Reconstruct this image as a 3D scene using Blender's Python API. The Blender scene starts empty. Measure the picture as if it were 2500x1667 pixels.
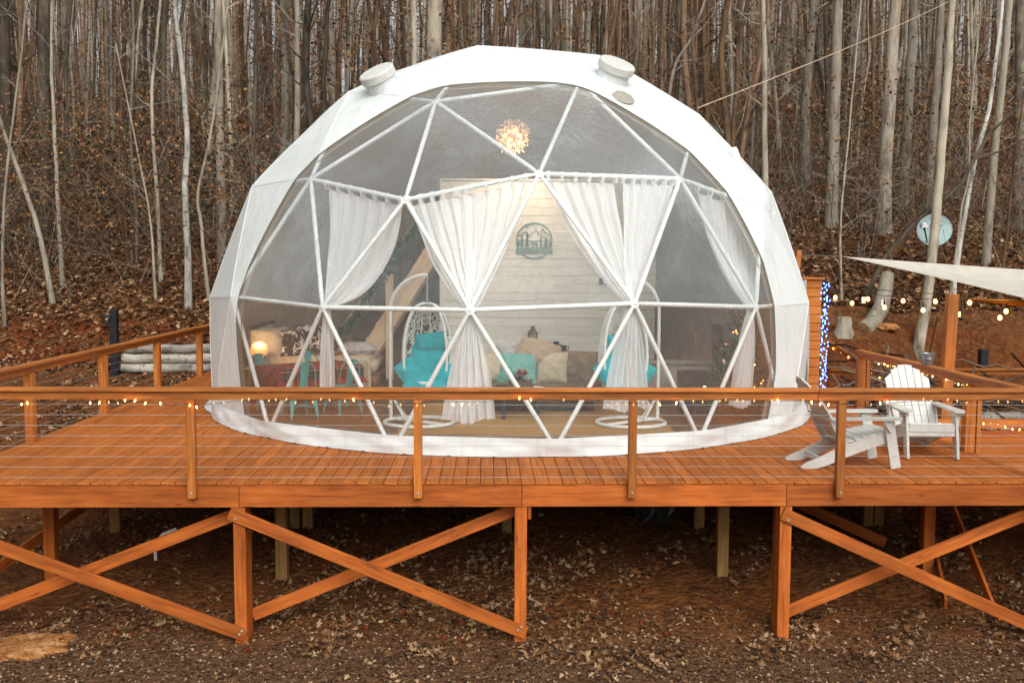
import bpy, bmesh, math, random
import numpy as np
from mathutils import Vector, Matrix, Euler
R_ = math.radians
random.seed(7)
rng = np.random.default_rng(11)
S = bpy.context.scene
COL = S.collection

# ------------------------------------------------------------------ camera
cam = bpy.data.cameras.new('camera')
cam.sensor_width = 36.0
cam.lens = 34.19
cam.clip_start = 0.1
cam.clip_end = 2000
camo = bpy.data.objects.new('camera', cam)
COL.objects.link(camo)
camo.matrix_world = (Matrix.Translation((0, 0, 2.387)) @ Matrix.Rotation(R_(90 - 4.53), 4, 'X')
                     @ Matrix.Rotation(R_(0.27), 4, 'Z'))
S.camera = camo

# ------------------------------------------------------------------ sky, sun, exposure
SUN_EL, SUN_AZ = R_(36), R_(164)          # azimuth measured from +Y towards +X
w = bpy.data.worlds.new('World')
S.world = w
w.use_nodes = True
nt = w.node_tree
bg = nt.nodes['Background']
sky = nt.nodes.new('ShaderNodeTexSky')
sky.sky_type = 'NISHITA'
sky.sun_disc = False
sky.sun_elevation = SUN_EL
sky.sun_rotation = SUN_AZ
sky.air_density = 1.6
sky.dust_density = 6.0
sky.ozone_density = 1.0
hs = nt.nodes.new('ShaderNodeHueSaturation')       # overcast: the same sky with its blue washed out
hs.inputs['Saturation'].default_value = 0.10
nt.links.new(sky.outputs[0], hs.inputs['Color'])
nt.links.new(hs.outputs[0], bg.inputs['Color'])
bg.inputs['Strength'].default_value = 0.11
sun = bpy.data.lights.new('sun', 'SUN')
sun.energy = 1.25
sun.angle = R_(85)
sun.color = (1.0, 0.985, 0.965)
suno = bpy.data.objects.new('sun', sun)
COL.objects.link(suno)
sd = Vector((math.sin(SUN_AZ) * math.cos(SUN_EL), math.cos(SUN_AZ) * math.cos(SUN_EL), math.sin(SUN_EL)))
suno.rotation_euler = sd.to_track_quat('Z', 'Y').to_euler()
S.view_settings.view_transform = 'Standard'
S.view_settings.look = 'None'
S.view_settings.exposure = 0.62
S.view_settings.gamma = 1.0
S.view_settings.use_curve_mapping = False
S.render.engine = 'CYCLES'
S.cycles.use_denoising = True
S.cycles.denoising_prefilter = 'ACCURATE'
S.cycles.max_bounces = 8
S.cycles.transparent_max_bounces = 24
S.cycles.diffuse_bounces = 6
S.cycles.glossy_bounces = 3
S.cycles.caustics_reflective = False
S.cycles.caustics_refractive = False
S.cycles.sample_clamp_indirect = 6.0

# ------------------------------------------------------------------ helpers: objects
INV = {}

def meta(o, label=None, cat=None, group=None, kind=None):
    if label: o['label'] = label
    if cat: o['category'] = cat
    if group: o['group'] = group
    if kind: o['kind'] = kind
    return o

def thing(name, label, cat, loc=(0, 0, 0), group=None):
    o = bpy.data.objects.new(name, None)
    o.empty_display_size = 0.1
    COL.objects.link(o)
    o.location = loc
    INV[o] = Matrix.Translation(loc).inverted()
    return meta(o, label, cat, group)

def link(name, me, mat=None, parent=None, M=None):
    o = bpy.data.objects.new(name, me)
    if mat is not None and not me.materials:
        me.materials.append(mat)
    COL.objects.link(o)
    if M is not None:
        o.matrix_basis = M
    INV[o] = o.matrix_basis.inverted()
    if parent is not None:
        o.parent = parent
        o.matrix_parent_inverse = INV.get(parent, Matrix())
    return o

def dup(root, loc=None, rotz=None, label=None, scale=None, group=None):
    def cp(o, par):
        c = o.copy()
        COL.objects.link(c)
        if par is not None:
            c.parent = par
            c.matrix_parent_inverse = o.matrix_parent_inverse.copy()
        for ch in list(o.children):
            cp(ch, c)
        return c
    c = cp(root, None)
    if loc is not None: c.location = loc
    if rotz is not None: c.rotation_euler = (0, 0, rotz)
    if scale is not None: c.scale = scale if hasattr(scale, '__len__') else (scale,) * 3
    if label: c['label'] = label
    if group: c['group'] = group
    return c

class MB:
    """collects simple shapes into one mesh"""
    def __init__(s):
        s.v = []; s.f = []; s.u = []
    def add(s, vs, fs):
        n = len(s.v)
        s.v.extend([tuple(p) for p in vs])
        s.f.extend([tuple(i + n for i in f) for f in fs])
        return s
    def box(s, c, d, M=None):
        x, y, z = d[0] / 2, d[1] / 2, d[2] / 2
        vs = [Vector((sx * x, sy * y, sz * z)) for sx in (-1, 1) for sy in (-1, 1) for sz in (-1, 1)]
        if M is not None: vs = [M @ p for p in vs]
        vs = [p + Vector(c) for p in vs]
        return s.add(vs, [(0, 1, 3, 2), (4, 6, 7, 5), (0, 4, 5, 1), (2, 3, 7, 6), (0, 2, 6, 4), (1, 5, 7, 3)])
    def beam(s, p, q, w, h, up=(0, 0, 1)):
        p, q = Vector(p), Vector(q)
        M = frame(p, q, up)
        L = (q - p).length
        vs = [M @ Vector((sx * L, sy * w / 2, sz * h / 2)) for sx in (0, 1) for sy in (-1, 1) for sz in (-1, 1)]
        return s.add(vs, [(0, 1, 3, 2), (4, 6, 7, 5), (0, 4, 5, 1), (2, 3, 7, 6), (0, 2, 6, 4), (1, 5, 7, 3)])
    def tube(s, path, r, n=8, closed=False, cap=True):
        P = [Vector(p) for p in path]
        m = len(P)
        rr = r if hasattr(r, '__len__') else [r] * m
        T = []
        for i in range(m):
            a = P[i - 1] if (i > 0 or closed) else P[i]
            b = P[(i + 1) % m] if (i < m - 1 or closed) else P[i]
            t = (b - a)
            T.append(t.normalized() if t.length > 1e-9 else Vector((0, 0, 1)))
        ref = Vector((0, 0, 1)) if abs(T[0].z) < 0.9 else Vector((1, 0, 0))
        nrm = (ref - T[0] * ref.dot(T[0])).normalized()
        vs = []; fs = []
        for i in range(m):
            nrm = nrm - T[i] * nrm.dot(T[i])
            if nrm.length < 1e-6: nrm = T[i].orthogonal()
            nrm.normalize()
            bi = T[i].cross(nrm)
            for k in range(n):
                a = 2 * math.pi * k / n
                vs.append(P[i] + (nrm * math.cos(a) + bi * math.sin(a)) * rr[i])
        seg = m if closed else m - 1
        for i in range(seg):
            j = (i + 1) % m
            for k in range(n):
                l = (k + 1) % n
                fs.append((i * n + k, i * n + l, j * n + l, j * n + k))
        if cap and not closed:
            fs.append(tuple(range(n - 1, -1, -1)))
            fs.append(tuple((m - 1) * n + k for k in range(n)))
        return s.add(vs, fs)
    def lathe(s, prof, n=16, c=(0, 0, 0), M=None):
        vs = []; fs = []
        for r, z in prof:
            for k in range(n):
                a = 2 * math.pi * k / n
                p = Vector((r * math.cos(a), r * math.sin(a), z))
                if M is not None: p = M @ p
                vs.append(p + Vector(c))
        for i in range(len(prof) - 1):
            for k in range(n):
                l = (k + 1) % n
                fs.append((i * n + k, i * n + l, (i + 1) * n + l, (i + 1) * n + k))
        fs.append(tuple(range(n - 1, -1, -1)))
        fs.append(tuple((len(prof) - 1) * n + k for k in range(n)))
        return s.add(vs, fs)
    def grid(s, fn, nu, nv, wrapu=False):
        vs = [fn(i / (nu if wrapu else nu - 1), j / (nv - 1)) for j in range(nv) for i in range(nu)]
        fs = []
        for j in range(nv - 1):
            for i in range(nu if wrapu else nu - 1):
                k = (i + 1) % nu
                fs.append((j * nu + i, j * nu + k, (j + 1) * nu + k, (j + 1) * nu + i))
        return s.add(vs, fs)
    def prism(s, poly, t, M=None):
        """polygon in local XY, extruded along local Z by t"""
        n = len(poly)
        vs = [Vector((p[0], p[1], 0)) for p in poly] + [Vector((p[0], p[1], t)) for p in poly]
        if M is not None: vs = [M @ p for p in vs]
        fs = [tuple(range(n - 1, -1, -1)), tuple(range(n, 2 * n))]
        for i in range(n):
            j = (i + 1) % n
            fs.append((i, j, n + j, n + i))
        return s.add(vs, fs)
    def mesh(s, name, smooth=False):
        me = bpy.data.meshes.new(name)
        me.from_pydata(s.v, [], s.f)
        if smooth:
            me.polygons.foreach_set('use_smooth', [True] * len(me.polygons))
            if smooth != 'all':
                try: me.set_sharp_from_angle(angle=R_(40))
                except Exception: pass
        me.update()
        return me
    def build(s, name, mat, parent=None, smooth=False):
        return link(name, s.mesh(name, smooth), mat, parent)

def frame(p, q, up=(0, 0, 1)):
    p, q = Vector(p), Vector(q)
    x = (q - p).normalized()
    u = Vector(up)
    z = u - x * u.dot(x)
    if z.length < 1e-5: z = x.orthogonal()
    z.normalize()
    y = z.cross(x)
    return Matrix(((x.x, y.x, z.x, p.x), (x.y, y.y, z.y, p.y), (x.z, y.z, z.z, p.z), (0, 0, 0, 1)))

BOXES = {}
def bmesh_box(L, w, h, bev):
    key = (round(L, 3), round(w, 4), round(h, 4), bev)
    if key not in BOXES:
        b = bmesh.new()
        bmesh.ops.create_cube(b, size=1.0)
        for v in b.verts:
            v.co = Vector(((v.co.x + .5) * L, v.co.y * w, v.co.z * h))
        if bev:
            bmesh.ops.bevel(b, geom=list(b.edges), offset=min(bev, .3 * min(w, h)), segments=1, affect='EDGES')
        me = bpy.data.meshes.new('beam')
        b.to_mesh(me); b.free()
        BOXES[key] = me
    return BOXES[key]
MATBOX = {}
def beam(name, p, q, w, h, mat, parent=None, up=(0, 0, 1), bev=0.004):
    """straight timber from p to q: width w sideways, height h along 'up'; local X runs along the grain"""
    L = (Vector(q) - Vector(p)).length
    k = (round(L, 3), round(w, 4), round(h, 4), bev, mat.name)
    me = MATBOX.get(k)
    if me is None:
        me = bmesh_box(L, w, h, bev)
        if me.materials: me = me.copy(); me.materials.clear()
        me.materials.append(mat)
        MATBOX[k] = me
    return link(name, me, None, parent, frame(p, q, up))

def np_mesh(name, verts, faces, mat, smooth=False):
    """big mesh from arrays; faces is (n,3) or (n,4)"""
    me = bpy.data.meshes.new(name)
    verts = np.ascontiguousarray(verts, np.float32); faces = np.ascontiguousarray(faces, np.int32)
    k = faces.shape[1]; n = len(faces)
    me.vertices.add(len(verts)); me.vertices.foreach_set('co', verts.ravel())
    me.loops.add(n * k); me.loops.foreach_set('vertex_index', faces.ravel())
    me.polygons.add(n); me.polygons.foreach_set('loop_start', np.arange(0, n * k, k, dtype=np.int32))
    if smooth: me.polygons.foreach_set('use_smooth', np.ones(n, bool))
    me.update(calc_edges=True)
    me.validate()
    me.materials.append(mat)
    return me

# ------------------------------------------------------------------ helpers: materials
def lin(c):
    if isinstance(c, str):
        c = [int(c[i:i + 2], 16) / 255 for i in (0, 2, 4)]
        c = [x / 12.92 if x <= .04045 else ((x + .055) / 1.055) ** 2.4 for x in c]
    return (c[0], c[1], c[2], 1.0)

class NT:
    def __init__(s, name):
        s.m = bpy.data.materials.new(name); s.m.use_nodes = True
        s.t = s.m.node_tree; s.n = s.t.nodes
        s.out = s.n['Material Output']; s.p = s.n['Principled BSDF']
    def node(s, t, **kw):
        x = s.n.new(t)
        for k, v in kw.items():
            if k in x.inputs: x.inputs[k].default_value = v
            else: setattr(x, k, v)
        return x
    def lk(s, a, b): s.t.links.new(a, b)
    def coord(s, scale=(1, 1, 1), kind='Object', rand=0.0):
        tc = s.node('ShaderNodeTexCoord')
        mp = s.node('ShaderNodeMapping'); mp.inputs['Scale'].default_value = scale
        src = tc.outputs[kind]
        if rand:
            oi = s.node('ShaderNodeObjectInfo')
            mu = s.node('ShaderNodeMath', operation='MULTIPLY'); mu.inputs[1].default_value = rand
            s.lk(oi.outputs['Random'], mu.inputs[0])
            ad = s.node('ShaderNodeVectorMath', operation='ADD')
            s.lk(src, ad.inputs[0]); s.lk(mu.outputs[0], ad.inputs[1]); src = ad.outputs[0]
        s.lk(src, mp.inputs['Vector'])
        return mp.outputs[0]
    def noise(s, vec, scale=5, detail=4, rough=.55, dist=0.0):
        x = s.node('ShaderNodeTexNoise')
        x.inputs['Scale'].default_value = scale; x.inputs['Detail'].default_value = detail
        x.inputs['Roughness'].default_value = rough; x.inputs['Distortion'].default_value = dist
        s.lk(vec, x.inputs['Vector'])
        return x.outputs['Fac']
    def ramp(s, fac, stops):
        x = s.node('ShaderNodeValToRGB')
        e = x.color_ramp.elements
        while len(e) < len(stops): e.new(.5)
        for i, (p, c) in enumerate(stops):
            e[i].position = p; e[i].color = lin(c) if not isinstance(c, (int, float)) else (c, c, c, 1)
        s.lk(fac, x.inputs['Fac'])
        return x.outputs['Color']
    def mix(s, fac, a, b, mode='MIX'):
        x = s.node('ShaderNodeMix', data_type='RGBA', blend_type=mode)
        for sock, v in ((x.inputs['Factor'], fac), (x.inputs[6], a), (x.inputs[7], b)):
            if hasattr(v, 'is_output'): s.lk(v, sock)
            elif isinstance(v, (int, float)): sock.default_value = v
            else: sock.default_value = lin(v)
        return x.outputs[2]
    def bump(s, hgt, strength=.3, dist=.01):
        x = s.node('ShaderNodeBump'); x.inputs['Strength'].default_value = strength
        x.inputs['Distance'].default_value = dist
        s.lk(hgt, x.inputs['Height'])
        return x.outputs['Normal']
    def rnd(s):
        return s.node('ShaderNodeObjectInfo').outputs['Random']
    def base(s, col, rough=.6, normal=None, spec=.4):
        if hasattr(col, 'is_output'): s.lk(col, s.p.inputs['Base Color'])
        else: s.p.inputs['Base Color'].default_value = lin(col)
        if hasattr(rough, 'is_output'): s.lk(rough, s.p.inputs['Roughness'])
        else: s.p.inputs['Roughness'].default_value = rough
        s.p.inputs['Specular IOR Level'].default_value = spec
        if normal is not None: s.lk(normal, s.p.inputs['Normal'])
        return s.m

def m_wood(name, dark, mid, light, rough=.62, grain=22, spec=.25, vary=.5):
    t = NT(name)
    v = t.coord((1.3, grain, grain), rand=41.0)
    n1 = t.noise(v, 1.4, 6, .6, .35)
    col = t.ramp(n1, [(.28, dark), (.5, mid), (.74, light)])
    v2 = t.coord((2.2, grain * 5, grain * 5), rand=17.0)
    n2 = t.noise(v2, 1.0, 4, .7)
    col = t.mix(.35, col, t.ramp(n2, [(.3, dark), (.7, light)]))
    vb = t.coord((.9, 3.5, 3.5), rand=23.0)      # weathered, sun-bleached and stained patches
    n3 = t.noise(vb, 1.1, 3, .6)
    hsv = t.node('ShaderNodeHueSaturation')
    mr = t.node('ShaderNodeMapRange')
    mr.inputs['From Min'].default_value = .25; mr.inputs['From Max'].default_value = .75
    mr.inputs['To Min'].default_value = 1 - .45 * vary; mr.inputs['To Max'].default_value = 1 + .45 * vary
    t.lk(n3, mr.inputs['Value'])
    mr2 = t.node('ShaderNodeMapRange')
    mr2.inputs['To Min'].default_value = 1 - .32 * vary; mr2.inputs['To Max'].default_value = 1 + .28 * vary
    t.lk(t.rnd(), mr2.inputs['Value'])
    mm = t.node('ShaderNodeMath', operation='MULTIPLY')
    t.lk(mr.outputs[0], mm.inputs[0]); t.lk(mr2.outputs[0], mm.inputs[1])
    t.lk(mm.outputs[0], hsv.inputs['Value']); t.lk(col, hsv.inputs['Color'])
    vk = t.coord((1.6, 7, 7), rand=9.0)           # knots
    k = t.node('ShaderNodeTexVoronoi'); k.inputs['Scale'].default_value = 1.3; t.lk(vk, k.inputs['Vector'])
    kn = t.ramp(k.outputs['Distance'], [(.05, .85), (.13, 0.0)])
    col = t.mix(kn, hsv.outputs[0], dark)
    t.base(col, rough, t.bump(n2, .35, .004), spec)
    return t.m

def m_plain(name, a, b=None, rough=.6, scale=6, bump=0.0, spec=.4, detail=4, metal=0.0, bscale=None):
    t = NT(name)
    v = t.coord((1, 1, 1), rand=13.0)
    n = t.noise(v, scale, detail)
    col = t.ramp(n, [(.32, a), (.68, b)]) if b else lin(a) if False else (t.ramp(n, [(.32, a), (.68, a)]))
    nb = None
    if bump:
        nb = t.bump(t.noise(v, bscale or scale * 6, 3), bump, .006)
    t.base(col, rough, nb, spec)
    t.p.inputs['Metallic'].default_value = metal
    return t.m

def m_emit(name, col, strength):
    t = NT(name)
    t.p.inputs['Base Color'].default_value = lin(col)
    t.p.inputs['Emission Color'].default_value = lin(col)
    t.p.inputs['Emission Strength'].default_value = strength
    return t.m

def m_bark(name, dark, mid, light, fleck=None, sc=(9, 9, 2.2), marks=(3, 3, 16)):
    t = NT(name)
    v = t.coord(sc, rand=31.0)
    n1 = t.noise(v, 1.0, 5, .65, .4)
    col = t.ramp(n1, [(.3, dark), (.5, mid), (.7, light)])
    v2 = t.coord((1.2, 1.2, .5), rand=11.0)
    n2 = t.noise(v2, 1.0, 3, .6)
    col = t.mix(t.ramp(n2, [(.42, 0.0), (.66, .65)]), col, light if fleck is None else fleck)
    if fleck is not None:                      # dark birch-like marks
        v3 = t.coord(marks, rand=5.0)
        n3 = t.noise(v3, 1.0, 3, .6)
        col = t.mix(t.ramp(n3, [(.60, 0.0), (.68, .8)]), col, dark)
    hsv = t.node('ShaderNodeHueSaturation')
    mr = t.node('ShaderNodeMapRange'); mr.inputs['To Min'].default_value = .65; mr.inputs['To Max'].default_value = 1.3
    t.lk(t.rnd(), mr.inputs['Value']); t.lk(mr.outputs[0], hsv.inputs['Value']); t.lk(col, hsv.inputs['Color'])
    t.base(hsv.outputs[0], .9, t.bump(n1, .6, .03), .15)
    return t.m

def m_leafy(name, stops, rough=.75, trans=0.25):
    """each loose piece of one mesh takes its own tint"""
    t = NT(name)
    g = t.node('ShaderNodeNewGeometry')
    col = t.ramp(g.outputs['Random Per Island'], stops)
    t.base(col, rough, None, .2)
    if trans:
        tr = t.node('ShaderNodeBsdfTranslucent'); t.lk(col, tr.inputs['Color'])
        mx = t.node('ShaderNodeMixShader'); mx.inputs[0].default_value = trans
        t.lk(t.p.outputs[0], mx.inputs[1]); t.lk(tr.outputs[0], mx.inputs[2]); t.lk(mx.outputs[0], t.out.inputs['Surface'])
    return t.m

WOOD_DECK = m_wood('stained_deck_wood', '7a3a18', 'ad6128', 'bb763a', .72, 20, .15, .38)
WOOD_RAIL = m_wood('stained_rail_wood', '78390f', 'ac6224', 'c1803c', .5, 24, .35, .75)
WOOD_FRAME = m_wood('stained_frame_wood', '6f3212', 'ac571e', 'c07030', .6, 16, .25, .75)
WOOD_RAW = m_wood('raw_post_wood', '6b4a26', '95703f', 'ad8a55', .75, 18, .2, .5)
WOOD_TAN = m_wood('pale_stair_wood', (0.37, 0.26, 0.16), (0.52, 0.39, 0.26), (0.62, 0.50, 0.35), .7, 14, .2, .4)
WOOD_FLOOR = m_wood('indoor_floor_wood', '4c3322', '75533a', '8e6a4c', .45, 12, .4, .8)
WOOD_DARK = m_wood('dark_table_wood', '1b1d1f', '26282a', '34363a', .6, 14, .3, .3)
WOOD_WHITE = m_wood('whitewashed_boards', 'bdbdb5', 'd0d0c9', 'dbdbd5', .7, 12, .2, .16)
WHITE_PAINT = m_plain('white_plastic_lumber', 'c9c9c3', 'bdbdb6', .45, 9, .15)
PIPE = m_plain('white_coated_pipe', 'e6e8e6', 'dcdfdc', .4, 4, 0)
STEEL = m_plain('steel_cable', 'c9cac6', 'a9aba8', .35, 20, 0, metal=.35)
GALV = m_plain('galvanised_metal', '9aa0a0', '777d7e', .4, 18, 0, metal=.8)
BLACK = m_plain('black_paint', '0d0e10', '1a1b1e', .5, 10, .1)
RED_PAINT = m_plain('red_ceramic', '7a1518', '5b0f12', .4, 9)
TEAL_METAL = m_plain('turquoise_metal', '3aa9a8', '2c9898', .38, 5, 0)
TEAL_FABRIC = m_plain('turquoise_canvas', '14aab4', '0d97a1', .85, 7, .3, .1)
SEAFOAM = m_plain('seafoam_wool', '7fb5ab', '5f9f97', .95, 14, .8, .1)
CREAM = m_plain('cream_linen', 'c9bda6', 'b3a68f', .95, 12, .6, .1)
OATMEAL = m_plain('oatmeal_knit', 'b8a48d', '9f8b75', .95, 22, .9, .1)
TAUPE = m_plain('taupe_upholstery', '85725f', '6f5e4d', .95, 10, .4, .1)
GREY_KNIT = m_plain('grey_fleece', 'b7b5b3', '9a9896', .95, 16, .9, .1)
CREAM_PAINT = m_plain('cream_enamel', 'c6c1b2', 'bcb7a8', .5, 6)
SIGN_GREEN = m_plain('verdigris_metal', '5c7f77', '4a6c66', .55, 20)
DISH_GREY = m_plain('dish_enamel', '93aaa6', '8aa19d', .5, 4)
SAIL = m_plain('shade_sail_fabric', 'bab4a8', 'afa99d', .9, 5, .1, .1)
SAIL_TAN = m_plain('tan_sail_fabric', 'b98b3c', 'a67a30', .9, 5, .1, .1)
JUTE = m_plain('jute_weave', 'c39c68', 'a07b4e', .95, 60, .9, .1)
DARK_METAL = m_plain('dark_iron', '202124', '2c2c2f', .5, 12)
RUST = m_plain('rusty_lantern_metal', '5d4632', '3f3024', .6, 16, .3)
GLASSY = m_plain('frosted_glass', 'c9c6bb', 'b8b5aa', .2, 5)
BULB = m_emit('warm_bulb', 'ffa04e', 9)
BULB_SMALL = m_emit('warm_fairy_bulb', 'ff9d48', 20)
BULB_DIM = m_emit('dim_fairy_bulb', 'd8b27a', .7)
BULB_BLUE = m_emit('blue_fairy_bulb', '4d7dff', 9)
WIRE = m_plain('black_wire', '15211a', '0d1410', .6, 30)
PAPER = m_plain('white_card', 'dddddd', 'cfcfcf', .8, 9)
# ------------------------------------------------------------------ the dome membranes
def m_cover():
    t = NT('white_dome_fabric')
    v = t.coord((1, 1, 1))
    n = t.noise(v, 1.1, 4)
    col = t.ramp(n, [(.3, 'dbe1df'), (.7, 'e6ecea')])
    v2 = t.coord((6, 6, .8))                         # faint rain streaks
    col = t.mix(t.ramp(t.noise(v2, 1.2, 4), [(.5, 0.0), (.8, .30)]), col, 'a9aaa0')
    t.base(col, .5, t.bump(t.noise(t.coord((2.2, 2.2, 1.1)), 2.0, 5, .6, .8), .34, .06), .35)
    tr = t.node('ShaderNodeBsdfTranslucent'); t.lk(col, tr.inputs['Color'])
    mx = t.node('ShaderNodeMixShader'); mx.inputs[0].default_value = .16
    t.lk(t.p.outputs[0], mx.inputs[1]); t.lk(tr.outputs[0], mx.inputs[2]); t.lk(mx.outputs[0], t.out.inputs['Surface'])
    return t.m
COVER = m_cover()
LINER = m_plain('grey_insulated_liner', 'cbbdab', 'beaf9c', .85, 1.6, .15, .15, bscale=3)
_n = LINER.node_tree; _p = _n.nodes['Principled BSDF']; _t = _n.nodes.new('ShaderNodeBsdfTranslucent'); _t.inputs['Color'].default_value = lin('cfbfab')
_m = _n.nodes.new('ShaderNodeMixShader'); _m.inputs[0].default_value = .45
_n.links.new(_p.outputs[0], _m.inputs[1]); _n.links.new(_t.outputs[0], _m.inputs[2]); _n.links.new(_m.outputs[0], _n.nodes['Material Output'].inputs['Surface'])

def m_vinyl():
    """clear PVC: mostly see-through, crinkled gloss, a little milky"""
    t = NT('clear_vinyl')
    v = t.coord((1, 1, 1))
    big = t.ramp(t.noise(v, .55, 2, .5, .6), [(.36, .30), (.66, 1.0)])
    v2 = t.coord((5.5, 5.5, 1.6))
    fine = t.noise(v2, 2.6, 6, .66, 1.6)
    mus = t.node('ShaderNodeMath', operation='MULTIPLY'); t.lk(big, mus.inputs[0]); t.lk(fine, mus.inputs[1])
    nrm = t.bump(mus.outputs[0], .45, .06)
    gl = t.node('ShaderNodeBsdfGlossy'); gl.inputs['Roughness'].default_value = .06
    gl.inputs['Color'].default_value = (.92, .97, .96, 1)
    t.lk(nrm, gl.inputs['Normal'])
    df = t.node('ShaderNodeBsdfDiffuse'); df.inputs['Color'].default_value = (.62, .64, .62, 1)
    tp = t.node('ShaderNodeBsdfTransparent'); tp.inputs['Color'].default_value = (.965, .975, .965, 1)
    fr = t.node('ShaderNodeFresnel'); fr.inputs['IOR'].default_value = 1.52
    t.lk(nrm, fr.inputs['Normal'])
    fm = t.node('ShaderNodeMath', operation='MULTIPLY'); t.lk(fr.outputs[0], fm.inputs[0]); t.lk(t.ramp(t.noise(t.coord((1, 1, 1)), .8, 3, .55), [(.44, .38), (.62, .62)]), fm.inputs[1])
    fm.use_clamp = True
    mx1 = t.node('ShaderNodeMixShader')
    mx1.inputs[0].default_value = .075
    t.lk(tp.outputs[0], mx1.inputs[1]); t.lk(df.outputs[0], mx1.inputs[2])
    mx2 = t.node('ShaderNodeMixShader'); t.lk(fm.outputs[0], mx2.inputs[0])
    t.lk(mx1.outputs[0], mx2.inputs[1]); t.lk(gl.outputs[0], mx2.inputs[2]); t.lk(mx2.outputs[0], t.out.inputs['Surface'])
    return t.m
VINYL = m_vinyl()

def m_sheer(op=.66):
    t = NT('sheer_white_curtain')
    v = t.coord((1, 1, 1))
    df = t.node('ShaderNodeBsdfDiffuse'); df.inputs['Color'].default_value = (.90, .905, .91, 1)
    tl = t.node('ShaderNodeBsdfTranslucent'); tl.inputs['Color'].default_value = (.90, .905, .91, 1)
    tp = t.node('ShaderNodeBsdfTransparent')
    m1 = t.node('ShaderNodeMixShader'); m1.inputs[0].default_value = .25
    t.lk(df.outputs[0], m1.inputs[1]); t.lk(tl.outputs[0], m1.inputs[2])
    lw = t.node('ShaderNodeLayerWeight'); lw.inputs['Blend'].default_value = .35
    mr = t.node('ShaderNodeMapRange'); mr.inputs['To Min'].default_value = op; mr.inputs['To Max'].default_value = .97
    t.lk(lw.outputs['Facing'], mr.inputs['Value'])
    m2 = t.node('ShaderNodeMixShader'); t.lk(mr.outputs[0], m2.inputs[0])
    t.lk(tp.outputs[0], m2.inputs[1]); t.lk(m1.outputs[0], m2.inputs[2]); t.lk(m2.outputs[0], t.out.inputs['Surface'])
    return t.m
SHEER = m_sheer()

# ------------------------------------------------------------------ terrain
def sstep(a, b, x):
    t = np.clip((x - a) / (b - a), 0, 1)
    return t * t * (3 - 2 * t)
def wob(x, y):
    return (.5 * np.sin(.9 * x + .3 * y + 1) + .35 * np.sin(1.7 * y - .8 * x + 2) + .3 * np.sin(2.9 * x + 1.3 * y) +
            .22 * np.sin(4.7 * x - 3.1 * y + .5) + .18 * np.sin(6.3 * y + 5.1 * x))
def hgt(x, y):
    x = np.asarray(x, float); y = np.asarray(y, float)
    side = sstep(-2, 5, x)
    yb = 22.8 - 2.6 * side + .35 * np.sin(.8 * x) + .2 * np.sin(2.1 * x + 1)
    low = -1.82 + .14 * np.clip(y - 10.5, 0, 12.5) - .02 * np.clip(10.5 - y, 0, 40)
    bh = 1.02 + .08 * np.sin(.6 * x + 2) + .1 * side
    bank = bh * sstep(0, 1.25, y - yb)
    slope = .25 + .045 * sstep(-6, 12, x)
    d = np.clip(y - yb - 1.0, 0, None)
    crest = 72 - 3 * np.sin(.05 * x)
    hill = slope * (crest - np.logaddexp(0, (crest - d) / 6.0) * 6.0)
    far = sstep(24, 40, y)
    return low + bank + np.where(d > 0, np.maximum(hill, 0), 0) + .05 * wob(x, y) + far * (.35 * np.sin(.31 * x + .17 * y) + .25 * np.sin(.23 * y - .4 * x))
def H(x, y): return float(hgt(x, y))

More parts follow.
